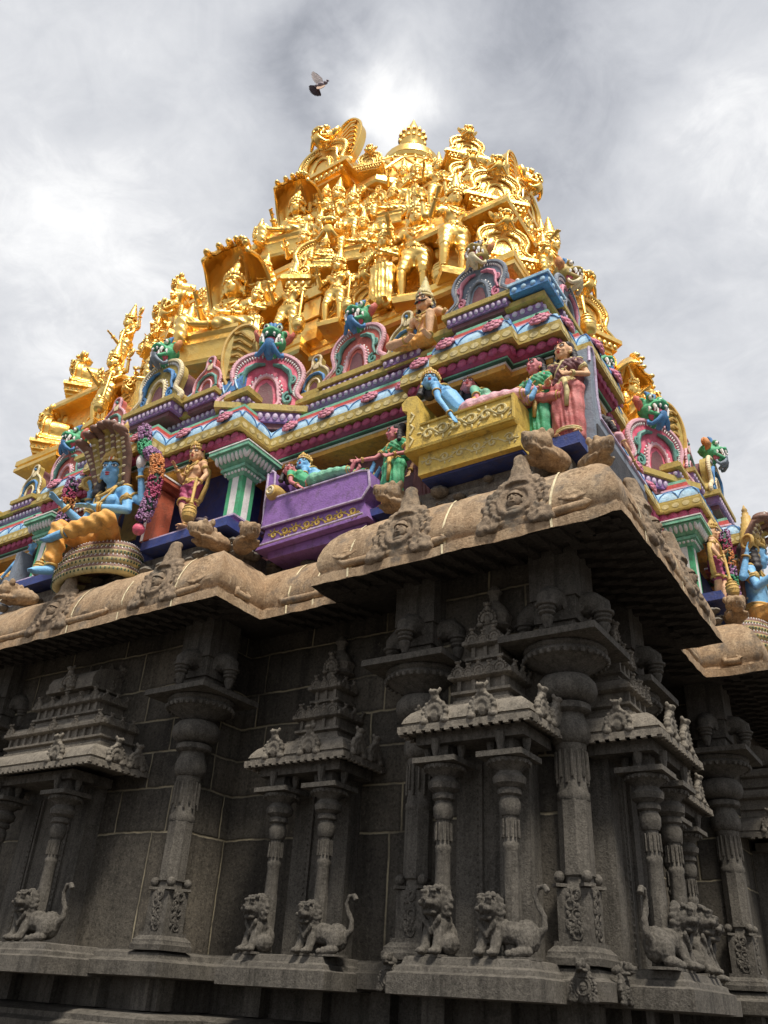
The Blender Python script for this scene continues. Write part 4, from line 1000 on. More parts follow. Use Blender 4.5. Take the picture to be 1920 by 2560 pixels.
def shorts(K, vox=.014, r=.128, upto=.8, amp=.006, full=False):
    b = MB(); k = {q: V(p) for q, p in K.items()}
    b.cap(k['jR'], k['jL'], .142, .142); b.cap(k['hip'], k['hip']+V((0, 0, .07)), .142, .138)
    for q in 'RL':
        b.cap(k['j'+q], k['j'+q].lerp(k['k'+q], upto), r, .098)
        if full: b.cap(k['k'+q], k['k'+q].lerp(k['a'+q], .72), .098, .085); b.cap(k['j'+q], k['k'+q], r, .098)
    return remesh(b, vox, 1, lambda co: amp*np.sin(co[:, 2]*55+co[:, 0]*30+co[:, 1]*30))
def trim(K, at=.8):
    b = MB(); k = {q: V(p) for q, p in K.items()}
    for q in 'RL':
        p = k['j'+q].lerp(k['k'+q], at); d = (k['k'+q]-k['j'+q]).normalized(); qd = V((0, 0, 1)).rotation_difference(d).to_matrix().to_4x4(); b.M = Matrix.Translation(p) @ qd
        b.torus((0, 0, 0), .105, .022, 18, 6); b.torus((0, 0, -.035), .108, .012, 18, 6); b.M = Matrix.Identity(4)
    return b
def blouse(K, vox=.014, sash=True):
    b = MB(); k = {q: V(p) for q, p in K.items()}; sh = (k['sR']+k['sL'])/2
    b.ell(k['chest'], (.172, .125, .15), n=14, m=10); b.cap(k['sR']*.9+sh*.1-V((0, 0, .02)), k['sL']*.9+sh*.1-V((0, 0, .02)), .072, .072)
    for s in (-1, 1): b.ell(k['chest']+V((s*.075, -.075, .02)), (.088, .09, .088), n=10, m=8)
    for q in 'RL': b.cap(k['s'+q], k['s'+q].lerp(k['e'+q], .42), .072, .062)
    b.cap(k['chest'], k['waist'], .13, .112)
    if sash:
        P = [k['sL']+V((-.05, .0, .06)), k['chest']+V((.06, -.14, .06)), k['chest']+V((-.05, -.14, -.10)), k['hip']+V((-.13, -.09, .06))]; 
        for i in range(3): b.cap(P[i], P[i+1], .05, .05)
        b.cap(k['sL']+V((-.05, .0, .06)), k['sL']+V((-.02, .10, -.3)), .06, .07)
    return remesh(b, vox, 1, lambda co: .005*np.sin(co[:, 0]*60+co[:, 2]*70))
def mace(b, top, bot, sc=1.):
    top, bot = V(top), V(bot); d = (bot-top).normalized(); q = V((0, 0, -1)).rotation_difference(d).to_matrix().to_4x4(); L = (bot-top).length
    b.M = Matrix.Translation(top) @ q
    b.lathe([(.01, .03), (.03, .0), (.022, -.03), (.03, -.06), (.024, -L+.40), (.05, -L+.36), (.03, -L+.33), (.085, -L+.29), (.115, -L+.2), (.12, -L+.12), (.095, -L+.06), (.11, -L+.05), (.09, -L+.02), (.04, -L)], 14, mi=0)
    for z in (.27, .2, .13): b.torus((0, 0, -L+z), .11 if z < .25 else .095, .016, 16, 6)
    b.M = Matrix.Identity(4)
def person_thing(name, label, cat, loc, rz=0, sc=1., group=None):
    return thing(name, label, cat, loc, rz, group, sc)
def kk(**kw):
    d = dict(BASE); d.update(kw); return d

# --- women
def make_woman(label, loc, rz, sc, skin, sari, border, K, yaw, pit=0, belt=True, sash_col=None, flower=False):
    root = thing('woman_statue', label, 'statue', loc, rz, None, sc)
    body(K, 'f', yaw, pit, curlR=.3, curlL=.35).build('body', skin, root, 180)
    fb = MB(); facepaint(fb, K, yaw, pit); fb.build('painted_face', ['white', 'black_paint', 'lip_red'], root, 180)
    hm = hairmesh(K, yaw, pit, True, True); h = hm.build('hair', 'hair_black', root, 180)
    if flower:
        b = MB(); H = headR(yaw, pit)
        for i in range(12): a = PI*i/11; b.ell(V(K['head'])+H @ V((.105*math.cos(a), .05, .06+.11*math.sin(a))), .022, n=6, m=5)
        b.build('flower_string', 'pale_pink', h, 180)
    skirt(K).build('sari_skirt', sari, root, 180); blouse(K).build('sari_blouse', sash_col or sari, root, 180)
    b = jewels(K, anklets=False); k = {q: V(p) for q, p in K.items()}
    for z, R_ in ((.11, .165), (.145, .16)): b.torus((k['aR']+k['aL'])/2*V((1, 1, 0)).x+V((0, -.02, z)) if False else V(((k['aR'].x+k['aL'].x)/2, -.02, z)), R_*1.12, .016, 24, 6, sy=.8)
    P = [k['sL']+V((-.10, -.03, .07)), k['chest']+V((.01, -.185, .06)), k['chest']+V((-.09, -.165, -.10)), k['hip']+V((-.15, -.10, .08))]; b.tube(P, .016, 6)
    b.tube([k['hip']+V((.02, -.15, .08)), k['hip']+V((.05, -.17, -.15)), k['hip']+V((.03, -.165, -.4))], [.035, .04, .03], 6)
    for s in (-1, 1): H = headR(yaw, pit); b.ell(V(K['head'])+H @ V((s*.115, -.005, -.06)), .022, n=8, m=6)
    b.build('jewellery', border, root, 180)
    return root
LZ = 6.11
woman_g = make_woman('green sari woman statue on the corner ledge, reaching for feet on the yellow couch', (7.50, -7.82, LZ), math.radians(-8), .84, 'pink_skin', 'green', 'gold_paint',
    kk(eR=(-.36, -.14, 1.10), hR=(-.56, -.34, 1.05), eL=(.30, .02, 1.08), hL=(.12, -.2, 1.0), aR=(-.10, .02, .07), aL=(.1, .02, .07)), math.radians(-14), flower=True)
woman_p = make_woman('tall woman statue in a brick-pink sari at the very corner of the painted storey', (7.90, -7.80, LZ), math.radians(4), .91, 'peach_skin', 'sari_pink', 'khaki_light',
    kk(eR=(-.28, .02, 1.08), hR=(-.22, -.17, .98), eL=(.32, .0, 1.08), hL=(.12, -.22, 1.0)), math.radians(-16), sash_col='maroon')
woman_m = make_woman('green sari woman statue between the purple and the yellow couch, massaging feet', (5.18, -7.66, 5.95), math.radians(-12), .82, 'pink_skin', 'green', 'gold_paint',
    kk(eR=(-.34, -.15, 1.14), hR=(-.52, -.36, 1.06), eL=(.29, .03, 1.08), hL=(.14, -.2, .98)), math.radians(-34))
woman_h = make_woman('maroon sari woman statue half hidden behind the yellow couch\'s scrolled end', (5.60, -7.45, 5.95), 0, .80, 'peach_skin', 'maroon', 'gold_paint', kk(), math.radians(-20))

# --- door guards with maces
def make_guard(label, loc, rz, sc, skin, shortc, mir=1, group=None):
    K = kk(head=(.0, -.03, 1.575), jR=(-.10, 0, .88), kR=(-.02, -.10, .48), aR=(.10, -.04, .07), tR=(.10, -.2, .03), kL=(.10, .0, .48), aL=(-.02, .06, .07), tL=(.02, -.12, .03),
           eR=(-.30, -.02, 1.12), hR=(-.25, -.22, 1.26), eL=(.31, .02, 1.09), hL=(.30, -.10, .86))
    root = thing('guard_statue', label, 'statue', loc, rz, group, (sc*mir, sc, sc))
    body(K, 'm', math.radians(18), 0, upR=(0, 1, .3)).build('body', skin, root, 180)
    fb = MB(); facepaint(fb, K, math.radians(18), 0, tilak=2); fb.build('painted_face', ['white', 'black_paint', 'lip_red'], root, 180)
    shorts(K).build('shorts', shortc, root, 180); cr = crownmesh(K, math.radians(18), 0, .24); cr.build('crown', 'gold_paint', root, 60)
    hairmesh(K, math.radians(18), 0, False, True).build('hair', 'hair_black', root, 180)
    b = jewels(K, thread=True); t_ = trim(K); b.add(t_.v, t_.f); P = [(.2, .04, 1.30), (.33, .06, 1.2), (.30, .08, .9), (.22, .06, .62), (.16, .04, .52)]
    b.tube(P, [.03, .05, .05, .06, .03], 6, flat=.4); b.build('jewellery', 'gold_paint', root, 180)
    b = MB(); mace(b, (.30, -.16, .92), (.36, -.22, .02)); m_ = b.build('mace', 'gold_paint', root, 60)
    return root
guard_r = make_guard('peach-skinned guard statue with crossed legs, magenta shorts and golden mace by the green column', (1.62, -8.25, LZ+.08), math.radians(-4), .93, 'peach_skin', 'magenta')
guard_l = make_guard('rosy guard statue in green shorts left of the seated blue statue, resting on a mace', (-1.55, -8.22, LZ+.04), math.radians(-10), .90, 'pink_skin', 'green', -1)
dup(guard_l, (8.30, -2.0, LZ+.02), PI/2+.25, 'guard statue with golden headdress and mace, right-hand face, beside the blue profile')
for ch in bpy.data.objects:
    if ch.parent and ch.parent.get('label', '').startswith('guard statue with golden') and ch.name.startswith('body'): ch.data = ch.data.copy(); ch.data.materials[0] = MATS['peach_skin']
    if ch.parent and ch.parent.get('label', '').startswith('guard statue with golden') and ch.name.startswith('shorts'): ch.data = ch.data.copy(); ch.data.materials[0] = MATS['magenta']

# --- seated blue deity
def make_seated():
    K = kk(head=(.0, -.06, 1.13), neck=(0, 0, .93), chest=(0, 0, .74), waist=(0, 0, .53), hip=(0, .02, .38), sR=(-.215, 0, .87), sL=(.215, 0, .87),
           eR=(-.33, -.06, .60), hR=(-.38, -.30, .72), eL=(.34, -.02, .60), hL=(.10, -.24, .60),
           jR=(-.11, -.02, .34), jL=(.11, -.02, .34), kR=(-.20, -.36, .36), aR=(-.14, -.38, -.12), tR=(-.19, -.53, -.17), kL=(.40, -.26, .36), aL=(-.04, -.44, .22), tL=(-.19, -.48, .18))
    ex = [(V((-.21, .04, .86)), V((-.42, .06, .70)), V((-.40, -.02, .98)), (0, 1, 0)), (V((.21, .04, .86)), V((.44, .06, .70)), V((.42, -.02, 1.0)), (0, 1, 0))]
    root = thing('seated_deity_statue', 'blue four-armed seated statue under a serpent hood, one foot hanging, orange garment', 'statue', (.12, -8.62, 5.68), math.radians(-2), None, 1.62)
    yw = math.radians(30)
    body(K, 'm', yw, 0, ex, curlR=.02, curlL=.3, upR=(.1, 1, .1), upL=(0, 0, 1)).build('body', 'blue_skin', root, 180)
    fb = MB(); facepaint(fb, K, yw, 0, tilak=2); fb.build('painted_face', ['white', 'black_paint', 'lip_red'], root, 180)
    shorts(K, full=True, r=.135, amp=.008).build('dhoti', 'saffron', root, 180)
    c = crownmesh(K, yw, 0, .40); c.build('crown', 'gold_paint', root, 60)
    hairmesh(K, yw, 0, False, True).build('hair', 'hair_black', root, 180)
    b = jewels(K, extra=ex, thread=True); b.build('jewellery', 'gold_paint', root, 180)
    b = MB(); b.ell((.42, -.05, 1.14), (.05, .05, .085), n=12, m=8); b.cap((.42, -.05, 1.2), (.44, -.05, 1.27), .03, .01); b.build('conch', 'white', root, 180)
    b = MB(); b.M = Matrix.Translation((-.40, -.05, 1.13)) @ Matrix.Rotation(.9, 4, 'Z'); b.torus((0, 0, 0), .075, .022, 18, 6, axis='Y'); b.ell((0, 0, 0), (.06, .015, .06)); b.M = Matrix.Identity(4); b.build('discus', 'gold_paint', root, 180)
    return root
SEAT = make_seated()
dup(SEAT, (8.70, -.80, 5.70), PI/2+.05, 'blue statue seen in profile on the right edge, gold crown and orange garment')
# serpent seat and hood
def make_serpent():
    root = thing('serpent_throne', 'spotted brown and yellow coiled serpent under the seated blue statue, seven hoods fanned behind', 'serpent statue', (.04, -8.50, 5.50))
    b = MB()
    for i, (R_, z) in enumerate(((.70, .07), (.72, .22), (.68, .37), (.60, .50))):
        n = 40; k = 12; vs = []; fs = []; mi = []
        for a_ in range(n):
            a = 2*PI*a_/n
            for q in range(k):
                th = 2*PI*q/k; r = R_+.11*math.cos(th); vs.append((r*math.cos(a)*1.12, r*math.sin(a)*.62+.02, z+.085*math.sin(th)))
        for a_ in range(n):
            for q in range(k):
                n2, q2 = (a_+1) % n, (q+1) % k; fs.append((a_*k+q, n2*k+q, n2*k+q2, a_*k+q2)); th = 360*(q+.5)/k; mi.append(1 if th > 190 or th < 10 else 0)
        for f, m_ in zip(fs, mi): pass
        o0 = len(b.v); b.v += vs; b.f += [tuple(x+o0 for x in f) for f in fs]; b.mi += mi
        for a_ in range(64):
            a = 2*PI*a_/64; R2 = R_
            for th in (.5, 1.0): b.ell(((R_+.112*math.cos(th))*math.cos(a+th)*1.12, (R_+.112*math.cos(th))*math.sin(a+th)*.62+.02, z+.087*math.sin(th)), .012, 2, n=5, m=4)
            b.box(((R_+.105)*math.cos(a)*1.12, (R_+.105)*math.sin(a)*.62+.02, z-.035), (.016, .016, .035), 3, rz=a)
    b.ell((0, .02, .42), (.64, .38, .16), 0); b.build('coils', ['brown_snake', 'khaki_light', 'white', 'dark_green'], root, 50)
    b = MB()
    for i in range(7):
        t_ = (i-3)/3; x = t_*.47; z = 2.74-.22*t_*t_; y = -.40
        P = [(t_*.12, y+.42, 1.0), (t_*.30, y+.32, 1.7), (x*.88, y+.12, 2.26), (x, y-.06, z), (x*1.04, y-.22, z+.02)]
        b.tube(P, [.08, .10, .115, .10, .05], 10, 0 if i % 2 else 2, flat=.6, upv=(0, 1, 0))
        for k in range(14):
            s = k/13; s4 = s*3; i0 = min(2, int(s4)); q = V(P[i0]).lerp(V(P[i0+1]), s4-i0); b.ell(q-V((0, .065, 0)), (.055, .025, .024), 1, n=8, m=5)
        b.ell((x*1.03, y-.18, z+.05), (.10, .16, .07), 2, n=10, m=6)
        for s in (-1, 1): b.ell((x*1.03+s*.05, y-.27, z+.09), .022, 3, n=6, m=5)
    b.box((0, .42, 1.5), (.4, .04, 1.0), 0); b.build('hoods', ['khaki', 'cream', 'brown_snake', 'white'], root, 60)
    return root
SRP = make_serpent(); dup(SRP, (8.5, -.75, 5.5), PI/2, 'coiled serpent under the blue statue on the right edge of the picture')
def make_garland():
    root = thing('flower_garland', 'thick garland of purple, green and orange flowers hanging on both sides of the blue statue', 'garland', (.02, -8.72, 6.1))
    P = [(-.92, .1, .12), (-1.0, .08, .5), (-1.0, .06, .9), (-1.05, .05, 1.3), (-.98, .05, 1.75), (-.62, .1, 2.15), (0, .15, 2.3), (.62, .1, 2.2), (.72, .05, 2.0), (.78, .03, 1.65), (1.05, 0, 1.5), (1.22, 0, 1.25), (1.26, 0, .85), (1.22, 0, .45), (1.12, 0, .12)]
    P = [(x, z) for x, y, z in P]; cols = ['violet_garland', 'green', 'violet_garland', 'orange', 'magenta']; b = MB(); core = MB()
    for Q in (smoothpoly(P[:5], 2, False), smoothpoly(P[7:], 2, False)):
     n = len(Q); core.tube([(x, .0, z) for x, z in Q], .095, 8)
     for i, (x, z) in enumerate(Q):
        c = int(i/n*6) % 5
        for k in range(44):
            a = rnd.uniform(0, 2*PI); r = .105; dx, dz = Q[min(i+1, n-1)][0]-Q[max(i-1, 0)][0], Q[min(i+1, n-1)][1]-Q[max(i-1, 0)][1]; L = math.hypot(dx, dz)+1e-6
            u = rnd.uniform(-.5, .5)*.1; p = (x+dx/L*u+dz/L*r*math.cos(a), r*math.sin(a), z+dz/L*u-dx/L*r*math.cos(a)); b.ell(p, (rnd.uniform(.016, .034), .014, .026), c, n=5, m=4, R=Euler((rnd.uniform(0, 3), rnd.uniform(0, 3), 0)).to_matrix())
    b.ell((1.11, 0, .05), .10, 5); b.build('flowers', cols+['hot_pink'], root, 60)
    core.build('core', 'dark_green', root); return root
GAR = make_garland(); dup(GAR, (8.45, -.55, 6.15), PI/2, 'flower garland behind the blue statue on the right edge of the picture')

# --- couches and reclining couples
def recline(label, loc, rz, sc, skin, cloth, sex='m', crown=False, armdown=True, turban=None, mir=1, lift=0.0, jewel=True, upper=None, yaw=-.9, bend=.30):
    """figure lying along +X, head end at -X, torso raised, face turned outwards (-Y) and up; origin under the hips"""
    b_ = bend
    K = dict(head=(-.80, -.04, .52+b_), neck=(-.68, 0, .40+b_), chest=(-.50, 0, .28+b_*.7), waist=(-.30, 0, .18+b_*.25), hip=(-.12, 0, .15), sR=(-.62, -.20, .33+b_*.9), sL=(-.60, .20, .36+b_*.9),
             eR=(-.50, -.30, .06+b_*.7), hR=(-.25, -.36, -.06) if armdown else (-.25, -.26, .16), eL=(-.42, .30, .2), hL=(-.15, .22, .22), jR=(-.08, -.11, .15), jL=(-.08, .11, .15),
             kR=(.36, -.10, .19), kL=(.36, .10, .20), aR=(.78, -.08, .14), aL=(.78, .08, .15), tR=(.84, -.09, .28), tL=(.84, .09, .28))
    root = thing('reclining_statue', label, 'statue', loc, rz, None, (sc*mir, sc, sc))
    yw = yaw; pt = -.25
    b = MB(); k = {q: V(p) for q, p in K.items()}
    H = Euler((0, -.45, yw), 'XYZ').to_matrix()
    # head built through the shared routine with a leaning rotation
    global headR
    old = headR; headR = lambda a, p, r=0: Euler((-.30, 0, yw), 'XYZ').to_matrix()
    try:
        hc = k['head']; Hm = headR(0, 0)
        def hp(x, y, z): return hc+Hm @ V((x, y, z))
        b.M = hscale(hc)
        b.ell(hp(0, .01, .02), (.102, .118, .125), n=16, m=12, R=Hm); b.ell(hp(0, -.035, -.06), (.074, .078, .072), n=12, m=8, R=Hm); b.ell(hp(0, -.075, -.105), (.036, .032, .028), n=8, m=6, R=Hm); b.cap(hp(0, -.108, .025), hp(0, -.128, -.022), .013, .02, n=7)
        for s in (-1, 1): b.ell(hp(s*.045, -.083, -.035), (.032, .028, .03), n=8, m=6); b.ell(hp(s*.043, -.092, .045), (.035, .022, .012), n=8, m=5, R=Hm); b.ell(hp(s*.108, .01, -.005), (.016, .028, .045), n=8, m=6, R=Hm); b.ell(hp(s*.014, -.118, -.03), (.014, .016, .012), n=6, m=5)
        b.ell(hp(0, -.108, -.066), (.03, .014, .010), n=8, m=5, R=Hm); b.ell(hp(0, -.103, -.083), (.024, .014, .010), n=8, m=5, R=Hm)
        b.M = Matrix.Identity(4); b.cap(k['neck'], hp(0, 0, -.06), .064, .056); w_ = 1 if sex == 'm' else .88
        b.cap(k['sR'], k['sL'], .075*w_, .075*w_); b.cap(k['neck'], k['chest'], .09, .13*w_); b.cap(k['chest'], k['waist'], .16*w_, .13*w_); b.cap(k['waist'], k['hip'], .13, .145); b.cap(k['jR'], k['jL'], .125, .125)
        n_ = V((.3, 0, .95)).normalized()
        for s in (-1, 1): b.ell(k['chest']+V((0, s*.085, 0))+n_*.08, .085 if sex == 'f' else .07, n=10, m=8)
        for q in 'RL':
            b.cap(k['s'+q], k['e'+q], .062*w_, .047*w_); b.cap(k['e'+q], k['h'+q], .046*w_, .03); hand(b, k['h'+q], k['e'+q], .25, up_=(0, -.2, 1)); b.cap(k['j'+q], k['k'+q], .112, .074); b.cap(k['k'+q], k['a'+q], .072, .045)
            b.cap(k['a'+q], k['t'+q], .045, .035)
            for i in range(5): b.cap(k['t'+q]+V((0, (i-2)*.018, 0)), k['t'+q]+V((.01, (i-2)*.021, .045-.005*abs(i-1))), .012, .010, n=5)
        remesh(b, .0125, 2).build('body', skin, root, 180)
        fb = MB(); facepaint(fb, K, 0, 0, tilak=2 if crown else 1); fb.build('painted_face', ['white', 'black_paint', 'lip_red'], root, 180)
        hairmesh(K, 0, 0, not crown, True).build('hair', 'hair_black', root, 180)
        if crown: c = crownmesh(K, 0, 0, .12); c.build('crown', 'gold_paint', root, 60)
    finally: headR = old
    b = MB(); b.cap(k['jR'], k['jL'], .15, .15); b.cap(k['hip']+V((-.06, 0, 0)), k['hip'], .15, .15)
    for q in 'RL': b.cap(k['j'+q], k['k'+q], .132, .10); b.cap(k['k'+q], k['k'+q].lerp(k['a'+q], .85), .10, .08)
    b.cap(k['hip'], (k['kR']+k['kL'])/2, .13, .10); b.cap((k['kR']+k['kL'])/2, (k['aR']+k['aL'])/2-V((.1, 0, 0)), .10, .08)
    remesh(b, .014, 1, lambda co: .009*np.sin(co[:, 0]*38+np.abs(co[:, 1])*14)).build('garment', cloth, root, 180)
    if upper:
        b = MB(); b.cap(k['chest'], k['waist'], .168, .138); b.cap(k['sR']*.9+k['sL']*.1, k['sL']*.9+k['sR']*.1, .082, .082)
        for s in (-1, 1): b.ell(k['chest']+V((0, s*.085, 0))+n_*.08, .09, n=10, m=8)
        for q in 'RL': b.cap(k['s'+q], k['s'+q].lerp(k['e'+q], .45), .074, .064)
        remesh(b, .014, 1).build('blouse', upper, root, 180)
    b = MB(); 
    def ring(p, d, R_, r): q = V((0, 0, 1)).rotation_difference(V(d).normalized()).to_matrix().to_4x4(); b.M = Matrix.Translation(p) @ q; b.torus((0, 0, 0), R_, r, 16, 6); b.M = Matrix.Identity(4)
    for q in 'RL': ring(k['s'+q].lerp(k['e'+q], .5), k['e'+q]-k['s'+q], .058, .016); ring(k['e'+q].lerp(k['h'+q], .88), k['h'+q]-k['e'+q], .041, .014); ring(k['k'+q].lerp(k['a'+q], .93), k['a'+q]-k['k'+q], .05, .014); ring(k['k'+q].lerp(k['a'+q], .84), k['a'+q]-k['k'+q], .083, .012)
    ring(k['neck'].lerp(k['chest'], .35), k['chest']-k['neck'], .13, .016); ring(k['neck'].lerp(k['chest'], .1), k['chest']-k['neck'], .085, .016); ring(k['waist'].lerp(k['hip'], .5), k['hip']-k['waist'], .15, .02)
    b.build('jewellery', 'gold_paint', root, 180); return root
def leafscroll(b, x0, x1, z, h, y, mi, n):
    w_ = (x1-x0)/n
    P = [(x0+(x1-x0)*k/(6*n), y, z+h*.22*math.sin(PI*k/6)) for k in range(6*n+1)]; b.tube(P, h*.05, 5, mi)
    for i in range(n):
        x = x0+w_*(i+.5); s = 1 if i % 2 == 0 else -1
        S_ = spiral(x, z-s*h*.02, h*.30, 1.15, PI*.1, y, s); b.tube(S_, [h*.05+h*.05*k/len(S_) for k in range(len(S_))], 6, mi)
        for q in range(4):
            a = PI*.15+q*PI*.24; b.ell((x+s*h*.44*math.cos(a+.4)*1.1, y, z+s*h*.40*math.sin(a)), (h*.13, .010, h*.055), mi, n=8, m=5, R=Matrix.Rotation(-s*(a+.3), 3, 'Y'))
# yellow couch (corner bay)
t_ = thing('couch', 'yellow couch with scrolled back and floral carving, below the grey-blue dragon gable', 'couch', (6.62, -8.0, 5.95))
b = MB(); F = [(-.80, .30), (.78, .30), (.80, .36), (.80, .72), (.74, .74), (-.58, .74), (-.62, 1.10), (-.66, 1.24), (-.80, 1.27), (-.90, 1.18), (-.88, 1.06), (-.80, 1.02)]
b.prism(F, -.36, .30, 0); b.build('frame', 'couch_yellow', t_)
b = MB(); leafscroll(b, -.55, .72, .53, .30, -.365, 0, 6)
for i in range(3): b.tube([(-.74, -.365, .4+.2*i), (-.68, -.365, .5+.2*i), (-.73, -.365, .56+.2*i)], .02, 5, 0)
b.tube([(-.80, -.37, .335), (.79, -.37, .335)], .03, 5, 1); b.tube([(-.58, -.37, .71), (.78, -.37, .71)], .022, 5, 1); b.tube([(.78, -.37, .33), (.78, -.37, .72)], .022, 5, 1); b.build('carving', ['khaki_light', 'couch_yellow'], t_)
b = MB(); b.box((.08, .02, .14), (1.46, .56, .32), 0); leafscroll(b, -.6, .78, .15, .22, -.262, 1, 6); b.box((.08, .08, -.03), (1.44, .5, .05), 2); b.build('base', ['couch_yellow', 'khaki_light', 'navy'], t_)
recline('blue reclining statue with peacock-feather crown and pink garment on the yellow couch', (6.80, -8.14, 6.62), 0, .92, 'blue_skin', 'pale_pink', crown=True, yaw=.45, bend=.44)
recline('rose-skinned reclining woman statue behind the blue one on the yellow couch', (7.20, -7.84, 6.66), 0, .86, 'pink_skin', 'sari_pink', 'f', armdown=False, upper='mint', yaw=.30, bend=.42)
t_ = thing('cushion', 'round orange ribbed cushion between the two on the yellow couch', 'cushion', (6.70, -8.02, 6.98)); b = MB()
for k in range(9): a = 2*PI*k/9; b.ell((.07*math.cos(a), .07*math.sin(a), 0), (.06, .06, .085), n=8, m=6)
b.build('ribbed_cover', 'saffron', t_, 60); b = MB(); b.ell((0, 0, .085), (.03, .03, .02)); b.build('button', 'orange', t_)
# purple couch (recess)
t_ = thing('couch', 'purple couch with tall plain headboard and yellow scrollwork in the recess', 'couch', (4.05, -7.58, 5.44))
F = [(-1.03, .62), (.82, .62), (.94, .80), (.90, 1.06), (.78, 1.10), (-.86, 1.10), (-.90, 1.58), (-.96, 1.63), (-1.04, 1.60), (-1.03, 1.0)]
b = MB(); b.prism(F, -.38, .45, 0); b.build('frame', 'purple', t_)
b = MB(); b.tube([(x, -.385, z) for x, z in F], .02, 6, closed=True); b.tube([(-1.12, -.40, .30), (.86, -.40, .36)], .02, 6); b.build('edge_trim', 'lilac_light', t_)
b = MB(); P = [(-1.15, .28), (.9, .34), (.82, .62), (-.98, .62), (-1.02, .42)]; b.prism(P, -.33, .4, 0); leafscroll(b, -.9, .74, .47, .22, -.335, 1, 8); b.prism([(-.98, .16), (.80, .16), (.80, .32), (-1.0, .28)], -.20, .4, 0); b.build('base', ['purple', 'couch_yellow'], t_)
recline('blue crowned reclining statue in a green garment on the purple couch', (4.12, -7.62, 6.56), 0, .86, 'blue_skin', 'green', crown=True, armdown=False, yaw=.25, bend=.28)
recline('rose-skinned reclining woman statue at the front edge of the purple couch', (3.98, -7.84, 6.56), 0, .78, 'pink_skin', 'mint', 'f', armdown=True, upper='green', yaw=.5, bend=.10)
t_ = thing('bolster', 'round gold-rimmed bolster under the heads on the purple couch', 'bolster', (3.18, -7.86, 6.64)); b = MB(); b.M = Matrix.Rotation(PI/2, 4, 'X'); b.lathe([(.02, -.2), (.10, -.19), (.13, -.12), (.13, .12), (.10, .19), (.02, .2)], 18); b.build('roll', 'gold_paint', t_)
b = MB(); b.torus((0, -.2, 0), .06, .02, 16, 6, axis='Y'); b.ell((0, -.2, 0), (.03, .02, .03)); b.build('end_rosette', 'cream', t_)
# grey couch of the right-hand face, headboard at the corner
t_ = thing('couch', 'grey couch on the right-hand face, its rounded headboard behind the corner women', 'couch', (7.86, -6.62, 5.95), PI/2)
b = MB(); F = [(-1.10, .0), (.9, .0), (.9, .62), (-.86, .62), (-.92, .95), (-.90, 1.62), (-.98, 1.72), (-1.07, 1.66), (-1.10, 1.4)]; b.prism(F, -.34, .38, 0); b.build('frame', 'panel_grey', t_)
b = MB(); b.prism([(-1.07, -.10), (.9, -.10), (.9, .42), (-1.04, .42)], -.36, -.30, 0); b.build('lower_board', 'black_paint', t_)
b = MB(); b.tube([(x, -.345, z) for x, z in F[2:]], .022, 6); b.build('edge_trim', 'lilac_light', t_)
recline('red-faced reclining woman statue at the head of the grey couch on the right-hand face', (7.84, -6.60, 6.66), PI/2, .72, 'pink_skin', 'green', 'f', upper='sari_pink', yaw=.2, bend=.3)
recline('peach-faced reclining statue lower down the grey couch, looking outwards', (8.08, -6.30, 6.50), PI/2, .62, 'peach_skin', 'pale_pink', 'f', upper='pale_pink', yaw=1.0, bend=.2)
make_woman('pink-faced woman statue in the right-hand recess', (7.62, -3.05, 5.85), PI/2, .84, 'pink_skin', 'green', 'gold_paint', kk(), -.3)
# blue reclining statue on the far left
t_ = thing('couch', 'pale blue couch end at the left edge of the picture', 'couch', (-4.0, -7.75, 5.42)); b = MB(); b.prism([(-x, z) for x, z in [(-1.03, .3), (.82, .3), (.94, .6), (.90, 1.06), (-.86, 1.10), (-.90, 1.58), (-1.04, 1.60)]], -.4, .4); b.build('frame', 'panel_grey', t_); b = MB(); leafscroll(b, -.9, .9, .7, .3, -.41, 0, 6); b.build('carving', 'cream', t_)
recline('blue reclining statue cut by the left edge of the picture', (-3.55, -7.9, 6.52), 0, .80, 'blue_skin', 'saffron', crown=True, mir=-1, yaw=.3)
# moustached seated giant
def make_bust():
    K = kk(head=(.0, -.06, 1.08), neck=(0, 0, .90), chest=(0, 0, .72), waist=(0, 0, .52), hip=(0, .02, .36), sR=(-.24, 0, .84), sL=(.24, 0, .84), eR=(-.36, .06, .60), hR=(-.30, -.1, .40), eL=(.46, .06, .70), hL=(.58, .10, .50),
           jR=(-.12, -.02, .34), jL=(.12, -.02, .34), kR=(-.42, -.34, .18), aR=(-.05, -.40, .08), tR=(.08, -.46, .06), kL=(.34, -.36, .46), aL=(.32, -.34, .02), tL=(.33, -.5, 0))
    root = thing('seated_giant_statue', 'bare-chested moustached statue with conical crown sitting above the yellow couch\'s eave', 'statue', (5.40, -7.30, 8.92), math.radians(-4), None, 1.04)
    yw = math.radians(2)
    body(K, 'm', yw, 0).build('body', 'peach_skin', root, 180); fb = MB(); facepaint(fb, K, yw, 0, True, 2); fb.build('painted_face', ['white', 'black_paint', 'lip_red'], root, 180)
    hairmesh(K, yw, 0, False, True).build('hair', 'hair_black', root, 180); c = crownmesh(K, yw, 0, .34); c.build('crown', 'khaki_light', root, 60); j = jewels(K, thread=True); j.build('jewellery', 'gold_paint', root, 180)
    shorts(K).build('shorts', 'saffron', root, 180); return root
make_bust()
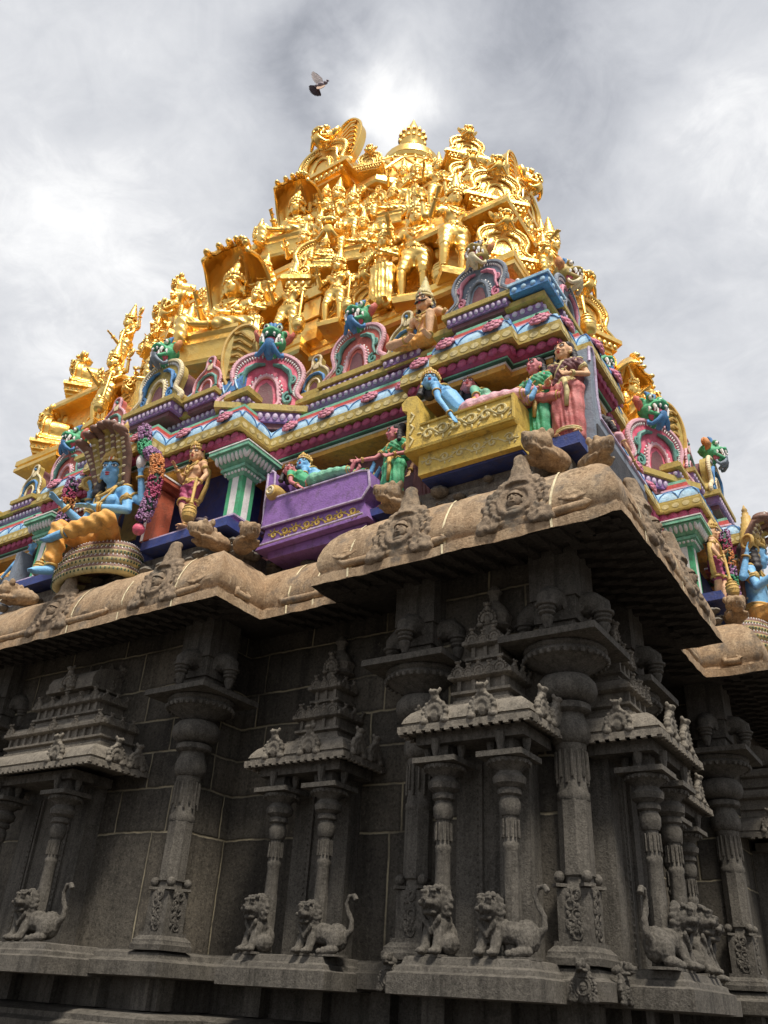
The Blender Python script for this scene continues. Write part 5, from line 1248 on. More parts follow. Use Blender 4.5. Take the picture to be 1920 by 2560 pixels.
# stone beasts on the cornice
def make_beast():
    b = MB(); b.ell((0, .16, .12), (.17, .28, .14)); b.ell((0, -.10, .22), (.16, .17, .15)); b.ell((0, -.26, .19), (.10, .12, .09)); b.ell((0, -.34, .22), (.05, .05, .04)); b.ell((0, -.22, .10), (.09, .12, .045))
    for s in (-1, 1):
        b.ell((s*.09, -.16, .31), .05); b.ell((s*.13, -.04, .33), (.045, .05, .06)); b.ell((s*.12, -.05, .05), (.06, .16, .05))
        b.torus((s*.11, -.10, .20), .05, .018, 10, 5, axis='X')
    for k in range(4): b.ell((0, .0+.09*k, .32-.03*k), (.05, .05, .05))
    return remesh(b, .016, 2, stone_noise(.006, 40))
bm = make_beast()
def beast(label, x, y, z, rz, sc):
    global BEAST
    if 'BEAST' not in globals():
        root = thing('stone_beast', label, 'stone beast', (x, y, z), rz, 'weathered lion heads along the cornice', sc); bm.build('head', 'cornice_stone', root, 180); b = MB()
        for s in (-1, 1):
            for k in range(3): b.lathe([(.016, 0), (.004, -.05)], 6, (s*(.03+.03*k), -.36+.05*k, .165))
        b.build('fangs', 'cornice_carving', root); BEAST = root
    else: dup(BEAST, (x, y, z), rz, label, sc=sc)
beast('stone lion head below the peach guard statue, left one of the corner pair', 2.62, -8.62, 5.55, math.radians(-10), .95)
beast('stone lion head under the blue ledge, right one of the corner pair', 3.15, -8.35, 5.52, math.radians(58), .95)
beast('stone lion head on the cornice below the green sari woman at the corner', 7.72, -8.22, 5.60, math.radians(-15), 1.05)
beast('stone lion head at the outer cornice corner below the brick-pink sari woman', 8.25, -7.9, 5.58, math.radians(50), .9)
beast('long stone beast between the two carved arches, under the massaging woman', 5.55, -8.10, 5.60, math.radians(-20), 1.0)
beast('rounded stone beast at the left end of the cornice near the picture edge', -1.75, -8.75, 5.45, math.radians(-45), 1.0)
beast('stone beast on the cornice under the right-hand guard statue', 8.62, -2.7, 5.55, math.radians(20), 1.0)
# stone lions at the feet of the niche pillars
def make_lion(sit=False):
    b = MB()
    if not sit:
        b.ell((.42, .08, .25), (.20, .16, .21)); b.cap((.36, .06, .27), (.05, .0, .32), .15, .17); b.ell((0, -.03, .33), (.17, .16, .22))
        b.ell((.46, -.05, .20), (.13, .10, .16)); b.cap((.50, -.08, .08), (.34, -.15, .05), .07, .06); b.ell((.28, -.16, .045), (.07, .06, .045))
        for s in (-1, 1):
            b.cap((s*.09, -.10, .26), (s*.10-.02, -.18, .07), .085, .065); b.ell((s*.10-.02, -.23, .05), (.07, .09, .05))
            for k in (-1, 0, 1): b.ell((s*.10-.02+k*.035, -.30, .045), (.022, .03, .03), n=6, m=5)
        b.tube([(.58, .10, .28), (.66, .11, .36), (.66, .12, .50), (.58, .12, .62), (.54, .12, .74), (.59, .12, .85), (.68, .12, .86), (.73, .12, .79)], [.06, .05, .042, .038, .036, .036, .04, .045], 8)
    else:
        b.ell((.0, .08, .2), (.17, .16, .20)); b.ell((0, .0, .34), (.16, .14, .20))
        for s in (-1, 1):
            b.cap((s*.09, -.07, .32), (s*.095, -.17, .06), .075, .06); b.ell((s*.16, .0, .13), (.10, .14, .12)); b.ell((s*.10, -.20, .045), (.06, .08, .045))
            for k in (-1, 0, 1): b.ell((s*.10+k*.03, -.27, .04), (.02, .03, .028), n=6, m=5)
    h = V((-.02, -.14, .58)) if not sit else V((0, -.10, .58))
    b.ell(h, (.15, .14, .145)); b.ell(h+V((0, -.11, -.03)), (.115, .10, .065)); b.ell(h+V((0, -.09, -.13)), (.09, .08, .035)); b.ell(h+V((0, -.20, .01)), (.04, .03, .03))
    for s in (-1, 1): b.ell(h+V((s*.065, -.12, .06)), .04); b.ell(h+V((s*.07, -.13, .105)), (.055, .04, .025)); b.ell(h+V((s*.135, .02, .10)), (.045, .035, .06)); b.ell(h+V((s*.06, -.18, -.03)), (.055, .04, .035)); b.cap(h+V((s*.05, -.17, -.06)), h+V((s*.05, -.17, -.115)), .016, .008)
    for ring_, q in ((.16, 18), (.195, 16)):
        for k in range(q): a = 2*PI*(k+.5*(q == 16))/q; b.ell(h+V((ring_*math.cos(a), .03+(ring_-.16), ring_*math.sin(a)-.02)), (.036, .04, .04))
    for k in range(7): b.ell(h+V(((k-3)*.038, -.06, .145)), .03)
    for k in range(9): b.ell(h+V(((k-4)*.03, -.06+.0*k, -.19-.035*(4-abs(k-4)))), (.026, .03, .045))
    return remesh(b, .013, 1, stone_noise(.005, 70))
lionA = make_lion(); lionB = make_lion(True)
LI = {}
def lion(label, x, y, rz, sit=False, mir=1, sc=1.):
    key = sit
    if key not in LI:
        root = thing('stone_lion', label, 'stone lion', (x, y, .38), rz, 'lions at the foot of the niche pillars', (sc*mir, sc, sc)); (lionB if sit else lionA).build('figure', 'carved_stone', root, 180)
        b = MB(); b.box((.2 if not sit else 0, -.02, -.005), (.8 if not sit else .36, .34, .03)); b.build('plinth', 'carved_stone', root); LI[key] = root
    else: dup(LI[key], (x, y, .38), rz, label, sc=(sc*mir, sc, sc))
lion('crouching stone lion with S-curved tail at the far left pillar', 0.64, -8.62, 0, sc=.78)
lion('crouching stone lion with curled tail left of the big corner pilaster', 7.00, -8.26, 0, sc=.70)
lion('stone lion at the right pillar of the middle wall shrine', 4.50, -7.75, 0, sc=.70)
lion('sitting stone lion at the left pillar of the middle wall shrine', 3.72, -7.75, -.3, True, sc=.80)
lion('sitting stone lion right beside the octagonal pilaster', 6.42, -8.26, -.2, True, sc=.80)
lion('stone lion right of the big corner pilaster, facing right', 8.28, -7.06, PI/2, False, -1, sc=.76)
lion('sitting stone lion at the far pillar round the corner', 8.28, -6.34, PI/2, True, sc=.84)
lion('small dark stone lion deep on the right-hand face', 7.85, -4.5, PI/2, True)
# lion-mask arches on the base ledge of the corner
def ledge_mask(label, x, y, rz):
    global LM
    if 'LM' not in globals():
        LM = thing('ledge_ornament', label, 'stone mask', (x, y, .06), rz, 'lion-mask arches on the base ledge', .30); o = MED.copy(); o.data = MED.data.copy(); o.data.materials[0] = MATS['carved_stone']; COL.objects.link(o); o.parent = LM; o.location = (0, -.05, .02); o.rotation_euler = (-.12, 0, 0); o.name = 'arch'
        bm.build('lion_head', 'carved_stone', LM, 180, loc=(0, -.02, .80))
    else: dup(LM, (x, y, .06), rz, label)
ledge_mask('lion-mask arch on the base ledge below the octagonal pilaster', 5.68, -7.98, 0)
ledge_mask('lion-mask arch on the base ledge below the big corner pilaster', 7.72, -7.98, 0)
ledge_mask('lion-mask arch round the corner on the base ledge, in side view', 7.98, -7.62, PI/2)
# ------------------------------------------------------------ gilded tower
def gplan(m_, h, r_, k, c): return four([(-c, -c), (-k, -c), (-k, -r_), (-h, -r_), (-h, -m_), (h, -m_), (h, -r_), (k, -r_), (k, -c)])
def gwall(nm, P, prof, mat='gold', smooth=30, cap=False):
    b = MB(); b.sweep(P, prof, cap=cap); return part(nm, b, mat, smooth=smooth)
P1 = gplan(6.9, 2.3, 6.6, 5.15, 6.8); P2 = gplan(5.5, 1.9, 5.2, 3.9, 5.3); P3 = gplan(4.55, 1.35, 4.05, 2.9, 4.12)
def gsimple(m_, h, r_): return four([(-r_, -r_), (-h, -r_), (-h, -m_), (h, -m_), (h, -r_)])
W1, W2, W3 = gsimple(6.9, 2.3, 6.6), gsimple(5.5, 1.9, 5.2), gsimple(4.55, 1.35, 4.05)
def ledge(z0, z1): 
    h = z1-z0; return [(.62, z0-.12), (.45, z0-.08), (.40, z0), (.06, z0+.02), (.0, z0+.06), (.0, z0+h*.38), (.04, z0+h*.42), (.04, z0+h*.52), (.0, z0+h*.56), (.0, z0+h*.92), (.05, z1), (.55, z1+.01)]
def eave(z0, z1): return [(.75, z0-.02), (.5, z0), (.03, z0-.05), (0, z0-.03), (0, z0+.05), (.05, z0+.07), (.04, z0+.14), (.1, z0+.24), (.22, z1-.08), (.42, z1), (.55, z1+.01)]
gwall('gold_wall', W1, [(.55, 9.05), (.55, 9.9), (.45, 9.92), (.45, 10.1), (.62, 10.15), (.62, 10.7)], 'gold_relief'); gwall('gold_ledge', P1, ledge(10.72, 11.12))
gwall('gold_wall', W1, [(1.0, 11.1), (1.0, 13.0)], 'gold_relief'); gwall('gold_eave', W1, [(i+.38, z) for i, z in eave(12.95, 13.35)])
gwall('gold_wall', W1, [(1.45, 13.3), (1.45, 15.2)], 'gold_relief'); gwall('gold_ledge', P2, ledge(15.08, 15.52))
gwall('gold_wall', W2, [(.95, 15.5), (.95, 17.3)], 'gold_relief'); gwall('gold_eave', W2, [(i+.9, z) for i, z in eave(17.25, 17.6)])
b = MB(); b.lathe([(3.85, 17.5), (3.85, 18.9), (4.1, 18.95), (4.6, 18.93), (4.65, 19.0), (4.6, 19.25), (4.4, 19.4), (3.9, 19.45)], 8); part('gold_neck', b, 'gold', smooth=25)
for Wp, ins, z in ((W1, .5, 11.121), (W1, .9, 13.351), (W2, .5, 15.521), (W2, .9, 17.601)): gwall('gold_deck', Wp, [(ins, z-.03), (ins, z)], cap=True)
# moulded steps below the first ledge at the sides of the centre
for x, y, rz in ((2.3, -6.3, 0), (6.3, -2.3, PI/2)):
    b = MB()
    for i in range(5): b.box((0, 0, 11.2+.30*i), (.5-.08*(i % 2)+.0, .9-.1*(i % 2), .28))
    o = part('stepped_pier', b, 'gold'); o.location = (x, y, 0) if not rz else (x, y, 0); o.rotation_euler = (0, 0, rz)
# corner kiosks on the first ledge
for (x, y) in ((5.55, -5.55), (-5.55, -5.55), (5.55, 5.55)):
    b = MB(); q = [(-.95, -.95), (.95, -.95), (.95, .95), (-.95, .95)]
    b.sweep(q, [(.25, 11.1), (.25, 12.6), (.1, 12.65), (-.12, 12.62), (-.15, 12.68), (-.1, 12.85), (.1, 13.0), (.4, 13.02)]); b.sweep(q, [(.4, 13.0), (.4, 13.2), (.25, 13.25), (.22, 13.5), (.35, 13.8), (.6, 14.1), (.85, 14.25)], cap=True)
    for sx, sy in ((-1, -1), (1, -1), (1, 1)): b.lathe([(.09, 11.12), (.07, 11.3), (.07, 12.2), (.1, 12.25), (.06, 12.35), (.14, 12.45), (.14, 12.6)], 10, (sx*.62, sy*.62, 0))
    o = part('gold_kiosk', b, 'gold'); o.location = (x, y, 0)
for (x, y) in ((4.2, -4.2), (-4.2, -4.2)):
    b = MB(); q = [(-.72, -.72), (.72, -.72), (.72, .72), (-.72, .72)]
    b.sweep(q, [(.2, 15.5), (.2, 16.5), (.05, 16.55), (-.12, 16.52), (-.13, 16.6), (-.05, 16.75), (.2, 16.9), (.3, 16.92)]); b.sweep(q, [(.3, 16.9), (.18, 17.1), (.2, 17.35), (.4, 17.7), (.65, 17.9)], cap=True)
    o = part('gold_kiosk', b, 'gold'); o.location = (x, y, 0)
# dome
b = MB(); DP = [(3.3, 19.3), (3.3, 20.3), (3.5, 20.35), (3.55, 20.5), (3.45, 20.6), (3.45, 21.0), (3.3, 21.6), (2.85, 22.3), (2.2, 23.1), (1.55, 23.9), (1.15, 24.4), (1.0, 24.65), (.9, 24.9)]
b.lathe(DP, 48); DOME = part('gold_dome', b, 'gold_smooth', smooth=50)
def domer(z):
    for (r0, z0), (r1, z1) in zip(DP[4:], DP[5:]):
        if z0 <= z <= z1: return r0+(r1-r0)*(z-z0)/(z1-z0)
    return 1.
b = MB()
for s in (1, -1):
    for i in range(30):
        a0 = 2*PI*i/30; L = []
        for j in range(13): z = 20.65+3.75*j/12; r = domer(z)+.02; a = a0+s*.75*j/12; L.append((r*math.cos(a), r*math.sin(a), z))
        b.tube(L, .035, 5)
for i in range(30):
    for j in range(1, 11):
        z = 20.65+3.75*j/12; r = domer(z)+.03; a = 2*PI*(i+(.5 if j % 2 else 0))/30; b.ell((r*math.cos(a), r*math.sin(a), z), .065, n=6, m=5)
part('dome_lattice', b, 'gold_smooth', DOME, 60)
b = MB()
for k in range(36): a = 2*PI*k/36; b.ell((3.55*math.cos(a), 3.55*math.sin(a), 20.3), (.27, .27, .20), n=8, m=6)
part('petal_ring', b, 'gold', DOME, 60)
b = MB(); b.M = Matrix.Translation((0, 0, 24.7)) @ Matrix.Diagonal((1.15, 1.15, 1.16, 1)) @ Matrix.Translation((0, 0, -25.25)); b.lathe([(1.05, 25.25), (1.1, 25.35), (.8, 25.45), (.95, 25.6), (.92, 25.9), (.6, 26.1), (.42, 26.2), (.5, 26.28), (.36, 26.38), (.36, 26.5), (.46, 26.58), (.34, 26.66), (.36, 26.9), (.40, 27.0), (.33, 27.08), (.40, 27.3), (.34, 27.38), (.2, 27.45), (.25, 27.6), (.17, 27.85), (.08, 28.1), (.02, 28.3)], 24)
for k in range(14):
    a = 2*PI*k/14
    for z, r in ((27.02, .38), (27.3, .40)): b.lathe([(.07, 0), (.05, .1), (.004, .22)], 6, (r*math.cos(a), r*math.sin(a), z))
part('finial', b, 'gold_smooth', DOME, 45)
# bent roof beam of the diagonal porch and its gables
b = MB(); b.tube([(-1.35, .55, -.75), (-1.25, .2, -.1), (-.95, 0, .12), (0, 0, .16), (1.15, 0, .12), (1.2, 0, .12)], [.26, .28, .30, .30, .28, .24], 14); b.torus((1.12, 0, .12), .27, .06, 16, 6, axis='X'); b.torus((.1, 0, .15), .29, .05, 16, 6, axis='X'); b.torus((-.6, 0, .15), .29, .05, 16, 6, axis='X')
b.box((0, .5, -.5), (2.2, 1.0, .9))
o = part('porch_roof', b, 'gold_smooth', smooth=50); o.location = (3.15, -3.15, 19.1); o.scale = (.75, .75, .75); o.rotation_euler = (0, 0, PI/4)

def joined(root):
    b = MB(); inv = root.matrix_world.inverted() if False else None
    for ch in root.children_recursive if hasattr(root, 'children_recursive') else root.children:
        me = ch.data; b.add([tuple(v.co) for v in me.vertices], [tuple(p.vertices) for p in me.polygons])
    return b
GDR = joined(dr_red).build('gold_gable', 'gold', TEMPLE, 60); GLF = joined(dr_pink).build('gold_gable', 'gold_smooth', TEMPLE, 60); GSM = joined(sm_bl).build('gold_arch', 'gold', TEMPLE, 60)
usedp = set()
def gput(src, x, y, z, rz, sc):
    r_ = src if src.name not in usedp else dup(src, (0, 0, 0), 0, parent=TEMPLE); usedp.add(src.name)
    r_.location = (x, y, z+.33*(sc if isinstance(sc, (int, float)) else sc[2])); r_.rotation_euler = (0, 0, rz); r_.scale = (sc,)*3 if isinstance(sc, (int, float)) else sc
def both(src, x, y, z, rz, sc):          # on the front and, turned by a quarter, on the right-hand face
    gput(src, x, y, z, rz, sc); gput(src, -y, x, z, rz+PI/2, sc)
    
gput(GLF, 0, -4.55, 19.4, 0, (-1.5, 1.5, 1.5)); gput(GLF, 4.35, 0, 19.4, PI/2, (1.5, 1.5, 1.7))
gput(GDR, 2.35, -6.45, 12.55, .5, 1.30); gput(GDR, 6.45, -2.35, 12.55, PI/2-.5, 1.30); gput(GDR, -2.35, -6.45, 12.55, -.5, 1.3); gput(GDR, 6.45, 2.35, 12.55, PI/2+.5, 1.3)
for x, z, s in ((1.05, 11.12, .5), (3.6, 11.12, .9), (-3.2, 11.12, .8)): both(GDR, x, -6.55 if abs(x) > 2.3 else -6.9, z, 0, s)
for x, z, s in ((0, 13.35, .6), (4.3, 13.35, .6), (-3.4, 13.35, .6)): both(GSM, x, -6.05, z, 0, s*1.2)
for x in (-4.6, 2.75): both(GSM, x, -6.45 if abs(x) > 2.3 else -6.8, 11.12, 0, .9)
for x, s in ((2.35, .75), (-1.6, .5), (-3.3, .7)): both(GDR, x, -5.05 if abs(x) > 1.9 else -5.4, 15.52, 0, s)
for x in (1.9, -2.0): both(GSM, x, -4.3, 17.6, 0, .8)
gput(GDR, 1.55, -4.35, 19.4, .3, .6); gput(GDR, 4.35, -1.55, 19.4, PI/2-.3, .6)
for x, y, z, s in ((6.45, -6.45, 11.12, .85), (-6.45, -6.45, 11.12, 1.0), (5.0, -5.0, 15.52, .85), (-5.0, -5.0, 15.52, .95)): gput(GDR, x, y, z, PI/4 if x > 0 else -PI/4, s)
for x, y, z, s in ((6.2, -6.2, 13.0, .9), (-6.2, -6.2, 13.0, 1.0), (4.85, -4.85, 16.9, .75), (-4.8, -4.8, 16.9, .8)): gput(GDR, x, y, z, PI/4 if x > 0 else -PI/4, s)

# gold statues
def gstand():
    K = kk(eR=(-.36, -.02, 1.16), hR=(-.34, -.26, 1.30), eL=(.35, .0, 1.10), hL=(.36, -.16, .90), kR=(-.16, -.10, .48), aR=(-.16, -.02, .07), tR=(-.2, -.2, .03))
    ex = [(V((-.2, .04, 1.34)), V((-.44, .06, 1.22)), V((-.50, .0, 1.50)), (0, 1, 0)), (V((.2, .04, 1.34)), V((.44, .06, 1.22)), V((.50, .0, 1.50)), (0, 1, 0))]
    root = thing('gold_guard', '', 'gilded statue'); body(K, 'm', 0, 0, ex, vox=.02).build('body', 'gold_smooth', root, 180)
    shorts(K, vox=.02).build('garment', 'gold', root, 180); crownmesh(K, 0, 0, .36).build('crown', 'gold', root, 60); jewels(K, extra=ex).build('jewellery', 'gold', root, 180)
    fb = MB(); facepaint(fb, K, 0, 0, mi=(0, 0, 0)); fb.build('face_detail', 'gold', root, 180)
    b = MB(); mace(b, (.38, -.22, 1.0), (.42, -.28, 0.02), 1); b.build('mace', 'gold', root, 60)
    b = MB()
    for s in (-1, 1): b.torus((s*.52, 0, 1.62), .085, .03, 14, 6, axis='Y'); b.ell((s*.52, 0, 1.62), (.06, .03, .06))
    b.build('emblem', 'gold', root, 60)
    b = MB(); b.lathe([(.22, -.12), (.24, -.04), (.21, .02)], 4, sq=1); b.build('lotus_base', 'gold', root, 40); return root
def gseat(hood=False):
    K = kk(head=(.0, -.06, 1.09), neck=(0, 0, .90), chest=(0, 0, .72), waist=(0, 0, .51), hip=(0, .02, .36), sR=(-.21, 0, .85), sL=(.21, 0, .85), eR=(-.33, -.04, .60), hR=(-.30, -.28, .74), eL=(.33, -.04, .60), hL=(.14, -.28, .48),
           jR=(-.11, -.02, .32), jL=(.11, -.02, .32), kR=(-.36, -.36, .38), aR=(-.34, -.38, -.02), tR=(-.38, -.54, -.06), kL=(.46, -.22, .28), aL=(-.06, -.40, .24), tL=(-.2, -.46, .22))
    root = thing('gold_seated_figure', '', 'gilded statue'); body(K, 'm', .1, 0, vox=.02).build('body', 'gold_smooth', root, 180); shorts(K, vox=.02, full=True, r=.132, amp=.010).build('garment', 'gold', root, 180)
    crownmesh(K, .1, 0, .34).build('crown', 'gold', root, 60); jewels(K).build('jewellery', 'gold', root, 180); b = MB(); b.lathe([(.36, -.30), (.38, -.26), (.34, -.22), (.34, -.05), (.37, .0), (.34, .10), (.37, .14), (.36, .2)], 4, sq=1); b.build('throne', 'gold', root, 40)
    fb = MB(); facepaint(fb, K, .1, 0, mi=(0, 0, 0)); fb.build('face_detail', 'gold', root, 180)
    if hood:
        b = MB(); 
        nu, nv = 29, 14; vs = []; CP = [(.22, .45, .14), (.26, .85, .33), (.24, 1.2, .42), (.14, 1.52, .42), (-.02, 1.74, .37), (-.16, 1.78, .30)]
        def hpnt(u, v, o):
            f = v*(len(CP)-1); i = min(len(CP)-2, int(f)); f -= i; y, z, w_ = [CP[i][q]*(1-f)+CP[i+1][q]*f for q in range(3)]
            rib = .018*abs(math.sin(u*3.5*PI)); return (u*w_, y-.22*u*u*v-o+rib, z-.42*u*u*v+.03*v*v*abs(math.cos(u*3.5*PI)))
        for o in (0, -.05): vs += [hpnt(-1+2*a/(nu-1), c/(nv-1), o) for c in range(nv) for a in range(nu)]
        N_ = nu*nv; fs = []
        for c in range(nv-1):
            for a in range(nu-1): q = c*nu+a; fs += [(q, q+1, q+nu+1, q+nu), (N_+q+nu, N_+q+nu+1, N_+q+1, N_+q)]
        rim = [c*nu for c in range(nv)]+[(nv-1)*nu+a for a in range(1, nu)]+[c*nu+nu-1 for c in range(nv-2, -1, -1)]
        fs += [(rim[k], rim[k+1], N_+rim[k+1], N_+rim[k]) for k in range(len(rim)-1)]; b.add(vs, fs)
        for i in range(7): p = hpnt((i-3)/3.4, 1, .02); b.ell(p, (.05, .08, .04), n=10, m=6)
        for k in range(28):
            u = -1+2*k/27
        b.tube([hpnt(-1, c/12, 0) for c in range(13)]+[hpnt(-1+2*c/24, 1, 0) for c in range(25)]+[hpnt(1, 1-c/12, 0) for c in range(13)], .028, 6)
        b.build('serpent_hood', 'gold_smooth', root, 60)
    return root
def gwoman():
    K = kk(eR=(-.30, -.06, 1.12), hR=(-.10, -.22, 1.14), eL=(.30, -.06, 1.12), hL=(.08, -.22, 1.14))
    root = thing('gold_standing_figure', '', 'gilded statue'); body(K, 'f', 0, 0, vox=.02).build('body', 'gold_smooth', root, 180); skirt(K, vox=.02, amp=.014).build('skirt', 'gold', root, 180); crownmesh(K, 0, 0, .26).build('crown', 'gold', root, 60); jewels(K, anklets=False).build('jewellery', 'gold', root, 180); fb = MB(); facepaint(fb, K, 0, 0, mi=(0, 0, 0)); fb.build('face_detail', 'gold', root, 180); return root
GP = {'stand': gstand(), 'seat': gseat(), 'hood': gseat(True), 'woman': gwoman()}
usedg = set(); GRP = {'stand': 'gilded guards with maces on the tower', 'seat': 'gilded seated figures on the tower', 'hood': 'gilded figures under serpent hoods', 'woman': 'gilded standing figures with joined hands'}
def gs(kind, label, x, y, z, rz=0, sc=1.):
    if kind in usedg: return dup(GP[kind], (x, y, z), rz, label, sc=sc)
    usedg.add(kind); o = GP[kind]; o.location = (x, y, z); o.rotation_euler = (0, 0, rz); o.scale = (sc,)*3; o['label'] = label; o['group'] = GRP[kind]; return o
R45 = PI/4
gs('hood', 'largest gold hooded seated figure, mid-front of the lowest gold ledge, above the blue lattice', 0, -6.75, 11.5, .25, 1.85)
gs('hood', 'smaller gold hooded seated figure high on the tower, under the front gable', -.15, -5.05, 16.3, .25, 1.6)
gs('hood', 'gold hooded seated figure outlined on the right edge of the tower', 6.6, .1, 11.4, PI/2, 1.4)
gs('stand', 'gold guard right of the large hooded figure, under the tower\'s big front makara gable', 1.75, -6.75, 11.16, .15, 1.12)
gs('stand', 'gold guard at the far left of the lowest gold ledge, arm raised against the sky', -3.85, -6.75, 11.16, -.1, 1.2)
gs('stand', 'big gold guard in the bay above the moustached statue', 4.6, -6.45, 11.16, .3, 1.45)
gs('stand', 'gold guard high up beside the upper hooded figure, right hand raised', .95, -4.75, 16.3, .2, 1.25)
gs('stand', 'gold guard at the right corner of the lowest gold ledge', 5.55, -6.65, 11.16, R45, 1.3)
gs('stand', 'gold guard on the right-hand face near the corner, in profile', 6.6, -4.6, 11.16, PI/2-.2, 1.4)
gs('stand', 'gold guard on the upper ledge at the right-hand outline of the tower', 5.1, -1.2, 15.55, PI/2, 1.15)
gs('stand', 'gold guard on the right outline below the side gable', 5.0, 1.0, 16.2, PI/2, 1.2)
gs('stand', 'gold guard far down the right outline of the tower, beside a pot finial', 6.7, 2.2, 11.2, PI/2, 1.3)
gs('seat', 'gold seated figure left of the large hooded one, palm raised', -1.30, -6.75, 11.5, -.2, 1.35)
gs('seat', 'gold seated figure on the left outline of the upper ledge', -1.35, -5.1, 16.3, -.3, 1.25)
gs('seat', 'gold kneeling figure on the left outline, above the first eave', -3.0, -5.5, 13.4, -.4, 1.3)
gs('seat', 'gold seated figure between the lion gables of the right bay', 3.35, -5.7, 13.4, .1, 1.0)
gs('seat', 'gold seated figure on the right corner kiosk, below the elephant-like gable', 4.9, -5.5, 13.4, .5, 1.15)
gs('seat', 'gold seated figure on the right-hand face, middle ledge', 5.6, -3.2, 13.4, PI/2, 1.2)
gs('seat', 'small gold seated figure on top of the bent porch roof, right one', 3.45, -2.75, 19.4, R45, .62)
gs('seat', 'gold seated figure on the middle ledge at the right outline', 5.6, 1.4, 13.4, PI/2, 1.2)
gs('woman', 'gold figure with joined hands standing in the dark recess under the upper ledge', 3.0, -5.55, 13.4, .2, .92)
gs('woman', 'small gold figure with joined hands on the bent porch roof, left one', 2.85, -3.35, 19.4, R45, .55)
gs('woman', 'gold figure with joined hands on the lowest ledge, second from the left outline', -2.75, -6.55, 11.16, -.2, 1.1)
gs('woman', 'gold figure with joined hands beside the big guard, under the right bay\'s eave', 3.5, -6.45, 12.35, .1, .8)
gs('woman', 'gold figure with joined hands on the upper ledge near the right corner', 3.55, -5.0, 15.55, .4, 1.05)
gs('woman', 'gold figure with joined hands on the upper ledge left of the upper seated figure', -2.6, -4.9, 15.55, -.2, 1.1)
gs('woman', 'gold figure with joined hands on the right-hand upper ledge, nearest the corner', 5.0, -2.8, 15.55, PI/2-.2, 1.1)
gs('woman', 'gold figure with joined hands under the dome, between small lion gables', 1.4, -3.95, 17.65, .2, 1.05)
gs('woman', 'gold figure with joined hands below the side gable, right outline', 4.45, -.9, 17.7, PI/2, 1.1)

# more figures crowding the ledges and the arches
EX = [('seat', 'gold seated figure inside the big arch above the red dragon gable', 2.50, -6.75, 12.95, .5, .62), ('seat', 'gold seated figure inside the wide arch left of the large hood', -2.50, -6.75, 12.95, -.5, .62),
 ('woman', 'gold figure with joined hands between the small lion gable and the big guard', 4.05, -6.75, 11.15, .2, 1.05), ('stand', 'gold guard squeezed between the stepped pier and the recess lion', 2.95, -6.75, 11.15, .2, 1.0),
 ('seat', 'gold seated figure at the edge of the lowest ledge above the orange arch', -.95, -7.0, 11.3, -.1, .8), ('woman', 'gold figure with joined hands right beside the large hooded figure', .95, -6.95, 11.2, .2, .95),
 ('stand', 'gold guard above the first eave, left of the big arch', 1.35, -6.2, 13.4, .2, 1.0), ('stand', 'gold guard above the first eave on the left outline', -1.5, -6.2, 13.4, -.2, 1.1), ('seat', 'gold seated figure on the first eave behind the large hood', .35, -6.25, 13.5, .1, .9),
 ('seat', 'gold seated figure on the first eave, right of the big arch', 3.0, -6.15, 13.45, .3, .95), ('stand', 'gold guard on the corner kiosk roof', 5.3, -5.6, 13.4, R45, 1.1), ('woman', 'gold figure with joined hands on the first eave near the corner', 4.2, -5.9, 13.4, .3, .95),
 ('seat', 'gold seated figure at the front rim of the upper ledge', 1.0, -5.35, 15.65, .15, .85), ('stand', 'gold guard on the upper ledge right of the centre', 1.75, -5.1, 15.55, .25, 1.05), ('seat', 'gold seated figure on the upper ledge between two lion gables', 2.95, -5.05, 15.65, .3, .95),
 ('stand', 'gold guard on the upper ledge beside the corner kiosk', 4.1, -4.9, 15.55, .5, 1.0), ('woman', 'gold figure with joined hands just left of the upper hooded figure', -.95, -5.3, 15.6, -.1, .95), ('seat', 'gold seated figure beneath the front gable of the dome', .35, -4.55, 18.0, .2, .85),
 ('seat', 'gold seated figure under the bent porch roof', 3.25, -3.35, 17.75, R45, 1.0), ('stand', 'gold guard under the dome left of the bent porch roof', 2.3, -3.75, 17.65, .5, 1.1), ('stand', 'gold guard under the dome right of the bent porch roof', 3.9, -2.2, 17.65, 1.1, 1.1),
 ('woman', 'gold figure with joined hands at the left foot of the front gable', -1.25, -4.35, 17.7, -.1, 1.1), ('seat', 'gold seated figure on the right-hand first eave, close to the corner', 6.15, -3.9, 13.45, PI/2-.3, 1.0), ('stand', 'gold guard on the right-hand first eave against the sky', 6.1, -.8, 13.4, PI/2, 1.1),
 ('seat', 'gold seated figure on the right-hand ledge by the corner lion', 6.75, -5.4, 11.3, PI/2-.4, .95), ('woman', 'gold figure with joined hands on the far right ledge outline', 6.75, 1.2, 11.2, PI/2, 1.15), ('stand', 'gold guard on the left outline between the two eaves', -4.5, -6.2, 13.3, -.3, 1.15)]
for e in EX: gs(*e)
